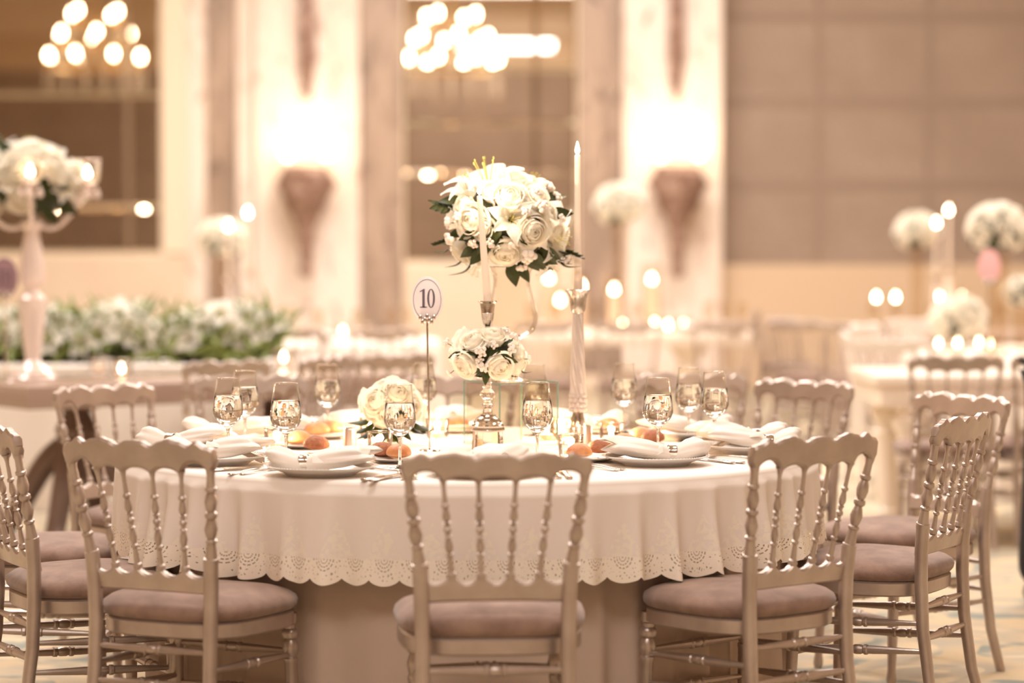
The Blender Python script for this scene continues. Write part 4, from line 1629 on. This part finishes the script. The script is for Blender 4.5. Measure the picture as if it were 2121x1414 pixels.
cands = []
for k, a in enumerate((R(-8), R(-80), R(-160), R(100))):
    r = .262
    dx, dy = r * math.cos(a), r * math.sin(a)
    z1 = cz(386)
    pts = []
    for i in range(15):
        t = i / 14
        pts.append((dx * t, dy * t, cz(455) + (z1 - cz(455)) * t - .11 * math.sin(PI * t) * (1 - .2 * t)))
    part('arm', MB().tube(pts, .011, 8), 'crystal_tint', e)
    link('drip_pan', pan, e, (dx, dy, z1))
    link('cup', cupm, e, (dx, dy, z1 + .003))
    link('cup_rim', cuprim, e, (dx, dy, z1 + .118))
    for j in range(4):
        link('crystal_drop', drop, e, (dx + .042 * math.cos(j * PI / 2), dy + .042 * math.sin(j * PI / 2), z1 - .002))
    cands.append(Vector((base.x + dx, KD + dy, TZ + z1 + .008)))
for p, w in zip(cands[:2], ('right arm cup of the crystal candelabra', 'front cup of the crystal candelabra, before the flowers')):
    c = empty('pillar_candle', p, 'lit short candle in the ' + w, 'candle', 'candelabra candles')
    part('candle_body', MB().lathe([(.001, 0), (.026, 0), (.026, .03), (.001, .028)], 20), 'wax', c)
    part('flame', MB().lathe([(r * 2.4, z * 1.5) for r, z in FLAME], 12), 'flame', c, loc=(0, 0, .029))
bz = P(68, 375, KD)
bq = empty('flower_bouquet', (bz.x, KD, TZ + cz(400)), 'big mound of white flowers with green leaves on top of the crystal candelabra', 'flowers')
part('foliage', MB().ball((0, 0, bz.z - bq.location.z), (.19, .17, .15), 16, 10), 'leaf', bq)
fl = []
rb = random.Random(12)
for i in range(34):
    dx, dy = rb.uniform(-105, 105), rb.uniform(-92, 70)
    if (dx / 112) ** 2 + (dy / 95) ** 2 < .98:
        fl.append((rb.choice(('rose', 'rose', 'lily', 'lilyup')), dx, dy, rb.uniform(26, 38)))
fl += [('leaf', -60, -70, 40), ('leaf', -30, -50, 36), ('leaf', 40, 60, 36), ('leaf', 70, 50, 34), ('leaf', -90, -40, 46), ('sprig', -70, -88, 40), ('leaf', 10, -40, 30), ('leaf', 60, 10, 30)]
dome(bq, bz, .235, .2, kc, fl, 6, .07)
card_stand(15, 575, KD - .1, T(13, 790, TZ), '13', 'blurred mauve oval card on a stand at the foot of the crystal candelabra', ('card_dim', 'ink'), 58, 84, 1.5)
for x, y, w in ((252, 782, 'alone at the near edge of the taupe table'),):
    votive(T(x, y, TZ), 'lit votive candle ' + w, 'votives on the taupe table', 1.35)
v = votive(T(205, 770, TZ), 'unlit pale votive cup left of the lit one on the taupe table', 'votives on the taupe table', 1.2)
for ch in list(v.children):
    if ch.name.startswith('flame'):
        bpy.data.objects.remove(ch)
votive(Vector(((587 - CX) / F * 12.2, 12.2, TZ)), 'lit votive candle at the far right end of the flower hedge', 'votives on the taupe table', 1.5)


# ------------------------------------------------------------------ far tables
def cloth_box(x0, x1, y0, y1, h, m, label, drop=.75):
    mb = MB()
    mb.box((x0, y0, h - .02), (x1, y1, h), .006)

    def side(p, q, n):
        p, q, n = Vector(p), Vector(q), Vector(n)

        def fn(u, v):
            w = .035 * v * (.5 + .5 * math.sin(u * (q - p).length * 22))
            c = p.lerp(q, u) + n * w
            return (c.x, c.y, h - .01 - v * drop * .985)
        mb.grid(fn, max(8, int((q - p).length * 26)), 6)
    side((x0, y0, 0), (x1, y0, 0), (0, -1, 0))
    side((x1, y0, 0), (x1, y1, 0), (1, 0, 0))
    side((x0, y1, 0), (x0, y0, 0), (-1, 0, 0))
    side((x1, y1, 0), (x0, y1, 0), (0, 1, 0))
    o = part('tablecloth', mb, m, None, 40)
    return tag(o, label, 'tablecloth')


def cloth_round(c, r, h, m, label):
    mb = MB()
    rs = [[(c[0] + q * math.cos(2 * PI * j / 160), c[1] + q * math.sin(2 * PI * j / 160), h) for j in range(160)] for q in (.02, r * .6, r - .02)]
    for i in range(9):
        t = i / 8
        rs.append([(c[0] + (r + .04 * t * (1 + math.sin(18 * 2 * PI * j / 160))) * math.cos(2 * PI * j / 160), c[1] + (r + .04 * t * (1 + math.sin(18 * 2 * PI * j / 160))) * math.sin(2 * PI * j / 160), h - .015 - t * (h - .02)) for j in range(160)])
    mb.rings(rs, True, False)
    return tag(part('tablecloth', mb, m, None, 50), label, 'tablecloth')


far_glass = MB().lathe([(.001, 0), (.034, .001), (.006, .008), (.004, .08), (.02, .095), (.042, .13), (.04, .16), (.033, .22)], 20)
far_glass.f = far_glass.f[:-1]
far_glass.mi = far_glass.mi[:-1]
far_glass = far_glass.mesh('far_glass', 'thin_far')


def far_glasses(pts, z, label, group):
    for x, y in pts:
        tag(link('wine_glass', far_glass, None, (x, y, z)), label, 'glass', group)


def far_vase(p, h, r, label):
    e = empty('tall_vase', p, label, 'vase')
    mb = MB().lathe([(.001, .004), (r, .004), (r * .9, h * .5), (r * 1.1, h)], 24)
    mb.f = mb.f[:-1]
    mb.mi = mb.mi[:-1]
    part('cylinder', mb, 'thin_far', e, 60)
    part('foot', MB().lathe([(.0001, 0), (r * 1.3, 0), (r * 1.2, .006), (.0001, .008)], 24), 'thin_far', e)
    return e


def ball_bouquet(c, r, n_rose, n_leaf, label, m='petal'):
    c = Vector(c)
    e = empty('flower_bouquet', c - Vector((0, 0, r * .8)), label, 'flowers')
    part('foliage', MB().ball((0, 0, r * .8), (r * .8, r * .8, r * .72), 14, 8), 'leaf', e)
    for i in range(n_rose):
        t = (i + .5) / n_rose
        z = 1 - 1.65 * t
        a = i * 2.39996
        q = math.sqrt(max(0, 1 - z * z))
        n = Vector((q * math.cos(a), q * math.sin(a), z))
        put('rose', ROSE_FAR, e, c + Vector((n.x, n.y, n.z * .85)) * r * .86, n, r * .36)
    for i in range(n_leaf):
        a = i * 2.39996 + 1
        z = random.uniform(-.6, .7)
        q = math.sqrt(1 - z * z)
        n = Vector((q * math.cos(a), q * math.sin(a), z))
        leafput('leaf', LEAF[i % 2], e, c + n * r * .8, n + Vector((0, 0, -.5)), Vector((n.x, n.y, 1)), r * .45)
    return e


def candlestick_far(p, h, label, group=None):
    e = empty('candlestick', p, label, 'candlestick', group)
    part('base', MB().lathe([(.0001, 0), (.05, 0), (.05, .01), (.02, .03), (.0001, .03)], 20), 'silver', e)
    part('stem', MB().lathe([(.012, .02), (.024, h * .3), (.016, h - .05)], 16), 'crystal_tint', e)
    part('cup', MB().lathe([(.01, h - .06), (.022, h - .04), (.038, h), (.015, h - .01), (.0001, h - .01)], 20), 'silver', e)
    return e


def far_taper(px, ypx, D, zb, label, group=None):
    """a candlestick on a surface of height zb and a lit taper whose flame shows at (px, ypx)"""
    f = P(px, ypx, D)
    h = max(.12, (f.z - zb) * .52)
    candlestick_far((f.x, D, zb), h, 'silver candlestick under the ' + label, group and group + ' sticks')
    c = empty('taper_candle', (f.x, D, zb + h - .01), 'lit ' + label, 'candle', group)
    L = f.z - zb - h - .02
    part('candle_body', MB().lathe([(.013, 0), (.009, L), (.001, L)], 14), 'wax', c)
    part('flame', MB().lathe([(r * 2.6, z * 1.7) for r, z in FLAME], 12), 'flame', c, loc=(0, 0, L))


# white flower table behind the taupe table
fd = 12.75
fx = lambda px: (px - CX) / F * fd
cloth_box(fx(-90), fx(600), fd - .42, fd + .42, .75, 'linen', 'white cloth on the table carrying the long flower hedge, at the left')
hd = empty('flower_hedge', (fx(280), fd, .75), 'long low hedge of white lilies and green leaves along the left', 'flowers')
hb = MB()
rs = []
for i in range(25):
    t = i / 24
    x = fx(-60) + (fx(585) - fx(-60)) * t - hd.location.x
    rr = (.09 + .02 * math.sin(9 * t)) * (.5 + .5 * min(1, 8 * t, 8 * (1 - t)))
    rs.append([(x, rr * 1.3 * math.cos(2 * PI * j / 14), .09 + rr * math.sin(2 * PI * j / 14)) for j in range(14)])
hb.rings(rs)
part('foliage', hb, 'leaf', hd)
rb = random.Random(21)
for i in range(66):
    px = -50 + 640 * ((i * .618) % 1)
    el = rb.uniform(.05, 1.25)
    n = Vector((rb.uniform(-.35, .35), -math.cos(el), math.sin(el)))
    k = .14 + .06 * math.sin(px * .03)
    p = Vector((fx(px), fd, .85)) + Vector((0, n.y * .17, n.z * (k + .03)))
    put('lily', LILY[i % 2], hd, p, n, rb.uniform(.07, .105))
for i in range(44):
    px = -50 + 640 * ((i * .618 + .3) % 1)
    el = rb.uniform(.0, 1.4)
    n = Vector((rb.uniform(-.35, .35), -math.cos(el), math.sin(el)))
    p = Vector((fx(px), fd, .82)) + Vector((0, n.y * .13, n.z * .15))
    put('leaf_tuft', TUFT, hd, p, n, rb.uniform(.14, .22))
for i in range(18):
    px = -40 + 620 * i / 18
    put('leaf_sprig', SPRIG, hd, (fx(px), fd - .14, .8), (rb.uniform(-.5, .5), -1, .1), .12)

# candlelit round table beyond it
c1 = ((690 - CX) / F * 16.2, 16.2)
cloth_round(c1, .72, .75, 'linen', 'white cloth of the blurred round table between the hedge and the card ten')
ball_bouquet(P(458, 495, 17.3), .17, 26, 8, 'dim round bouquet left of the left wall sconce, by two tapers')
far_vase((P(458, 495, 17.3).x, 17.3, .75), P(458, 520, 17.3).z - .75, .05, 'tall vase under the dim bouquet by the left sconce')
cloth_round((P(470, 495, 17.1).x - .5, 17.45), .75, .75, 'linen', 'white cloth of the far left round table under two tall tapers')
far_taper(473, 466, 17.15, .75, 'lower of the two tapers left of the left wall sconce', 'far left tapers')
far_taper(513, 439, 17.4, .75, 'higher of the two tapers left of the left wall sconce', 'far left tapers')
far_glasses([(c1[0] + .52 * math.cos(a), c1[1] + .52 * math.sin(a)) for a in (3.6, 4.1, 4.6, 5.1, 5.6, .4, 2.2)], .75, 'blurred wine glass on the round table left of card ten', 'glasses on the far left table')
for dx, dy in ((-.2, -.1), (.25, -.15), (.05, .2)):
    votive(Vector((c1[0] + dx, c1[1] + dy, .75)), 'lit votive candle on the round table left of card ten', 'votives on the far left table', 1.6)
for i, a in enumerate((4.0, 4.7, 5.4)):
    tag(link('napkin', napkins[i], None, (c1[0] + .52 * math.cos(a), c1[1] + .52 * math.sin(a), .752), (0, 0, a)), 'white napkin on the blurred round table left of card ten', 'napkin', 'napkins on the far left table')

# white pedestal table in the middle distance
PD = 17.6
qx = lambda px: (px - CX) / F * PD
e = empty('pedestal_table', (qx(1432), PD + .55, 0), 'white table on a turned pedestal, blurred, candles on it, right of the tall vase', 'table')
ox = e.location.x
part('tabletop', MB().box((qx(1080) - ox, -.55, .66), (qx(1562) - ox, .75, .75), .01), 'table_white', e)
part('pedestal', MB().lathe([(.01, 0), (.2, 0), (.19, .05), (.1, .1), (.085, .3), (.11, .42), (.07, .52), (.16, .66)], 24, (0, -.3, 0)), 'table_white', e)
part('pedestal', MB().lathe([(.01, 0), (.2, 0), (.19, .05), (.1, .1), (.085, .3), (.11, .42), (.07, .52), (.16, .66)], 24, (qx(1180) - ox, .0, 0)), 'table_white', e)


def hurricane(px, ytop, D, z, r, label):
    p = P(px, ytop, D)
    e = empty('hurricane_candle', (p.x, D, z), label, 'candle', 'candles on the white pedestal table')
    h = max(.1, p.z - z)
    mb = MB().lathe([(.001, .002), (r, .002), (r, h + .06)], 24)
    mb.f = mb.f[:-1]
    mb.mi = mb.mi[:-1]
    part('glass_sleeve', mb, 'thin_far', e, 60)
    part('candle_body', MB().lathe([(.001, .004), (r * .6, .004), (r * .6, h * .82), (.001, h * .8)], 18), 'wax', e)
    part('flame', MB().lathe([(q * 3.4, zz * 1.9) for q, zz in FLAME], 12), 'flame', e, loc=(0, 0, h * .8))


hurricane(1272, 588, 18.2, .75, .075, 'pillar candle in a tall glass sleeve, left one on the white pedestal table')
hurricane(1350, 562, 18.4, .75, .075, 'tallest glass-sleeved candle on the white pedestal table')
hurricane(1160, 616, 18.0, .75, .06, 'glass-sleeved candle right of the tall vase belly')
hurricane(1137, 560, 18.6, .75, .06, 'glass-sleeved candle glowing just under the tall bouquet')
hurricane(1204, 580, 18.7, .75, .05, 'glass-sleeved candle hidden by the twisted candlestick cup')
for x, y, w in ((1290, 672, 'leftmost low one'), (1356, 655, 'middle raised one'), (1384, 672, 'third one'), (1416, 668, 'rightmost one')):
    D = 17.75 if y > 660 else 18.2
    votive(Vector(((x - CX) / F * D, D, .75)), 'lit votive on the white pedestal table, ' + w, 'votives on the white pedestal table', 1.7)
far_glasses([(qx(p_), PD + d) for p_, d in ((1100, .1), (1150, .3), (1230, .05), (1320, .2), (1470, .1), (1510, .35), (1540, .1))], .75, 'blurred wine glass on the white pedestal table', 'glasses on the white pedestal table')
far_vase((P(1285, 425, 18.5).x, 18.5, .75), P(1285, 455, 18.5).z - .75, .055, 'tall vase under the pale bouquet before the right pier')
ball_bouquet(P(1283, 425, 18.5), .19, 26, 12, 'pale green-white round bouquet left of the right wall sconce')
for x, y in ((1455, 660), (1525, 655), (1120, 655)):
    tag(link('napkin', napkins[1], None, (qx(x), PD + .1, .752), (0, 0, x)), 'white napkin on the white pedestal table', 'napkin', 'napkins on the white pedestal table')

# candlelit flower table on the right
c2 = (P(1990, 700, 14.6).x + .3, 14.7)
cloth_round(c2, .62, .75, 'linen', 'white cloth of the bright flower table at the right, behind the white table')
ball_bouquet(P(1985, 662, 14.7), .17, 26, 8, 'yellowish-white low flowers glowing between votives at the right')
ball_bouquet(P(2115, 605, 14.2), .11, 18, 4, 'small white bouquet at the right photo edge')
far_vase((P(2115, 605, 14.2).x, 14.2, 0.75), P(2115, 640, 14.2).z - .75, .05, 'clear vase at the right photo edge')
for x, y, w in ((1941, 690, 'left'), (1984, 685, 'middle'), (2034, 678, 'right, rear'), (2044, 692, 'right, front')):
    votive(Vector(((x - CX) / F * 14.25, 14.25 - (y - 685) * .012, .75)), 'lit votive at the bright right-hand flowers, ' + w, 'votives on the right flower table', 1.5)
c3 = (P(2068, 480, 13.4).x, 13.4)
far_vase((c3[0], c3[1], .75), P(2068, 520, 13.4).z - .75, .06, 'tall clear vase with the round bouquet, at the right edge')
ball_bouquet(P(2066, 474, 13.4), .165, 28, 14, 'sharp round white bouquet on a tall vase at the upper right edge')
cloth_round((c3[0] + .3, 13.25), .52, .75, 'linen', 'white cloth under the tall right-hand vase, at the photo edge')
card_stand(2049, 552, 13.15, (P(2049, 552, 13.15).x, 13.15, .75), '', 'small pink oval card below the round bouquet on the right', ('card_pink', 'card_pink'), 46, 72, 1.6)
c4 = (P(1905, 500, 18.4).x, 18.4)
c4 = (c4[0] + .15, c4[1])
cloth_round(c4, .75, .75, 'under', 'dim white cloth of the farthest right table by the taupe wall')  # reuses the darkened underlay colour
ball_bouquet(P(1900, 480, 18.4), .17, 26, 6, 'dim small bouquet before the taupe wall, beside two tapers', 'petal')
far_vase((P(1900, 480, 18.4).x, 18.4, .75), P(1900, 510, 18.4).z - .75, .05, 'slim vase before the taupe wall')
far_taper(1940, 460, 17.9, .75, 'lower taper before the taupe wall', 'tapers before the taupe wall')
far_taper(1965, 434, 18.1, .75, 'higher taper before the taupe wall', 'tapers before the taupe wall')
for x, w in ((1815, 'leftmost'), (1855, 'second from the left'), (1945, 'third from the left'), (1992, 'rightmost')):
    far_v = Vector(((x - CX) / F * 18.0, 18.0, P(x, 622, 18.0).z))
    e = empty('glass_candle_holder', (far_v.x, 18.0, .75), 'lit candle in a stemmed glass holder before the taupe wall, ' + w, 'candle', 'stemmed candle holders')
    h = far_v.z - .75
    part('stem', MB().lathe([(.0001, 0), (.045, 0), (.012, .02), (.01, h - .04), (.03, h - .02), (.0001, h - .015)], 16), 'thin_far', e)
    part('candle_body', MB().lathe([(.001, h - .02), (.02, h - .02), (.02, h), (.001, h)], 14), 'wax', e)
    part('flame', MB().lathe([(q * 2.6, zz * 1.6) for q, zz in FLAME], 12), 'flame', e, loc=(0, 0, h))
far_glasses([(c4[0] + .55 * math.cos(a), c4[1] + .7 * math.sin(a)) for a in (3.4, 3.9, 4.4, 4.9, 5.4)], .75, 'blurred wine glass on the farthest right table', 'glasses on the farthest right table')

# white table with turned legs on the right
W0 = T(1815, 786, .735)
wy = 11.3
wx0 = (1815 - CX) / F * wy
e = empty('console_table', (wx0, wy, 0), 'white table with thick turned legs at the right, behind the silver chair', 'table')
part('tabletop', MB().box((0, 0, .7), (2.1, .95, .75), .008), 'table_white', e)
part('apron', MB().box((.03, .03, .6), (2.07, .92, .701), .004), 'table_white', e)
tl = MB().lathe([(.01, 0), (.06, 0), (.065, .03), (.05, .05), (.075, .4), (.08, .43), (.06, .45), (.09, .5), (.095, .53), (.06, .57), (.09, .6), (.02, .601)], 28)
tlm = tl.mesh('turned_leg', 'table_white')
for x, y in ((.19, .13), (1.91, .13), (.19, .82), (1.91, .82)):
    link('leg', tlm, e, (x, y, 0))

# ------------------------------------------------------------------ person at the right edge
def skin_obj(name, pts, edges, m, parent, sub=2):
    me = bpy.data.meshes.new(name)
    me.from_pydata([p for p, r in pts], edges, [])
    me.materials.append(M[m])
    o = link(name, me, parent)
    o.modifiers.new('Skin', 'SKIN')
    for i, (p, r) in enumerate(pts):
        sv = me.skin_vertices[0].data[i]
        sv.radius = r if isinstance(r, tuple) else (r, r)
        sv.use_root = i == 0
    o.modifiers.new('Sub', 'SUBSURF').render_levels = sub
    return o


px0 = 2.12
py0 = 9.05
body_pts = [((0, 0, .96), (.15, .11)), ((0, 0, 1.15), (.135, .1)), ((0, .01, 1.36), (.17, .11)), ((0, .01, 1.47), (.06, .06)), ((0, -.01, 1.56), (.06, .065)), ((0, -.03, 1.65), (.078, .098)), ((0, -.025, 1.74), (.07, .085))]
edges = [(0, 1), (1, 2), (2, 3), (3, 4), (4, 5), (5, 6)]
for s in (-1, 1):
    b = len(body_pts)
    body_pts += [((s * .1, 0, .86), (.085, .09)), ((s * .125, -.015, .48), (.058, .06)), ((s * .135, .02, .1), (.038, .042)), ((s * .145, -.1, .035), (.036, .028))]
    edges += [(0, b), (b, b + 1), (b + 1, b + 2), (b + 2, b + 3)]
    b = len(body_pts)
    body_pts += [((s * .19, .01, 1.41), .058), ((s * .225, .02, 1.14), .043), ((s * .1, -.19, 1.06), .031), ((s * .05, -.215, 1.04), (.022, .036)), ((s * .02, -.225 - .02 * s, 1.03), (.018, .034))]
    edges += [(2, b), (b, b + 1), (b + 1, b + 2), (b + 2, b + 3), (b + 3, b + 4)]
    h = b + 4
    for i, (fz, L) in enumerate(((.03, .05), (.01, .06), (-.01, .057), (-.028, .045))):
        n = len(body_pts)
        q = s * .02
        yy = -.225 - .02 * s
        body_pts += [((q - s * .02, yy, 1.03 + fz), .0095), ((q - s * (.02 + L * .5), yy - .012, 1.025 + fz), .0085), ((q - s * (.02 + L), yy + .004, 1.015 + fz), .0075)]
        edges += [(h, n), (n, n + 1), (n + 1, n + 2)]
    n = len(body_pts)
    body_pts += [((s * .04, -.23, 1.075), .011), ((s * .015, -.235, 1.095), .009)]
    edges += [(b + 3, n), (n, n + 1)]
LN = lambda L: [((p[0] + .13 * min(1, max(0, (p[2] - .86) / .3)), p[1], p[2]), r) for p, r in L]
person = skin_obj('person', LN(body_pts), edges, 'skin', None)
person.location = (px0, py0, 0)
person.rotation_euler = (0, 0, R(6))
tag(person, 'person in black suit standing at the right photo edge, mostly out of frame', 'person')
jk = [((0, 0, .86), (.235, .16)), ((0, 0, 1.12), (.17, .125)), ((0, .01, 1.36), (.2, .135)), ((0, .01, 1.45), (.1, .09))]
je = [(0, 1), (1, 2), (2, 3)]
for s in (-1, 1):
    b = len(jk)
    jk += [((s * .195, .01, 1.4), .078), ((s * .225, .02, 1.14), .06), ((s * .12, -.17, 1.07), .047)]
    je += [(2, b), (b, b + 1), (b + 1, b + 2)]
skin_obj('jacket', LN(jk), je, 'black', person)
tp = [((0, 0, .94), (.165, .125))]
te = []
for s in (-1, 1):
    b = len(tp)
    tp += [((s * .1, 0, .84), (.1, .105)), ((s * .127, -.01, .48), (.084, .09)), ((s * .14, .01, .06), (.08, .09))]
    te += [(0, b), (b, b + 1), (b + 1, b + 2)]
skin_obj('trousers', tp, te, 'black', person)
for s in (-1, 1):
    sh = MB()
    sh.rings([[(s * .145 + w * math.cos(2 * PI * j / 16), y, max(.0, h + h * math.sin(2 * PI * j / 16))) for j in range(16)] for y, w, h in ((.09, .02, .02), (.08, .036, .04), (.02, .042, .048), (-.06, .048, .04), (-.13, .046, .028), (-.17, .032, .022), (-.19, .01, .016))])
    part('shoe', sh, 'shoe', person)
hr = MB().ball((.13, -.005, 1.715), (.088, .108, .1), 18, 12)
part('hair', hr, 'hair', person)
fc = MB().ball((.13, -.128, 1.64), (.012, .018, .02), 8, 6)
part('nose', fc, 'skin', person)
for s in (-1, 1):
    part('ear', MB().ball((.13 + s * .083, -.02, 1.65), (.012, .022, .032), 8, 6), 'skin', person)
    part('eye', MB().ball((.13 + s * .032, -.112, 1.665), (.014, .01, .009), 8, 6), 'hair', person)
part('mouth', MB().ball((.13, -.115, 1.6), (.024, .008, .006), 8, 6), 'card_dim', person)

# ------------------------------------------------------------------ light
w = bpy.data.worlds.new('world')
S.world = w
w.use_nodes = True
w.node_tree.nodes['Background'].inputs[0].default_value = lin((255, 238, 220))
w.node_tree.nodes['Background'].inputs[1].default_value = .1


def area(name, loc, size, power, col=(1, .955, .945), rot=(0, 0, 0), size_y=None):
    l = bpy.data.lights.new(name, 'AREA')
    l.energy = power
    l.color = col
    l.shape = 'RECTANGLE'
    l.size = size
    l.size_y = size_y or size
    return link(name, l, loc=loc, rot=rot)


area('added_area_light', (-.1, 6.5, 4.9), 1.6, 78)  # added key over the table, no fixture modelled for it
area('added_area_light', (-3.4, 11.2, 6.2), 3.0, 290)  # added to lift the hedge front and left-hand tables
area('added_area_light', (3.6, 12.4, 6.2), 3.0, 260)  # added to lift the tables at the right
area('added_area_light', (0, 17.8, 6.4), 6.0, 560, size_y=3)  # added wash for the piers and back wall
area('added_area_light', (-.5, .1, 6.6), 7.0, 262, size_y=2)  # added fill above the lens for cloth, chair backs and mirrored wall
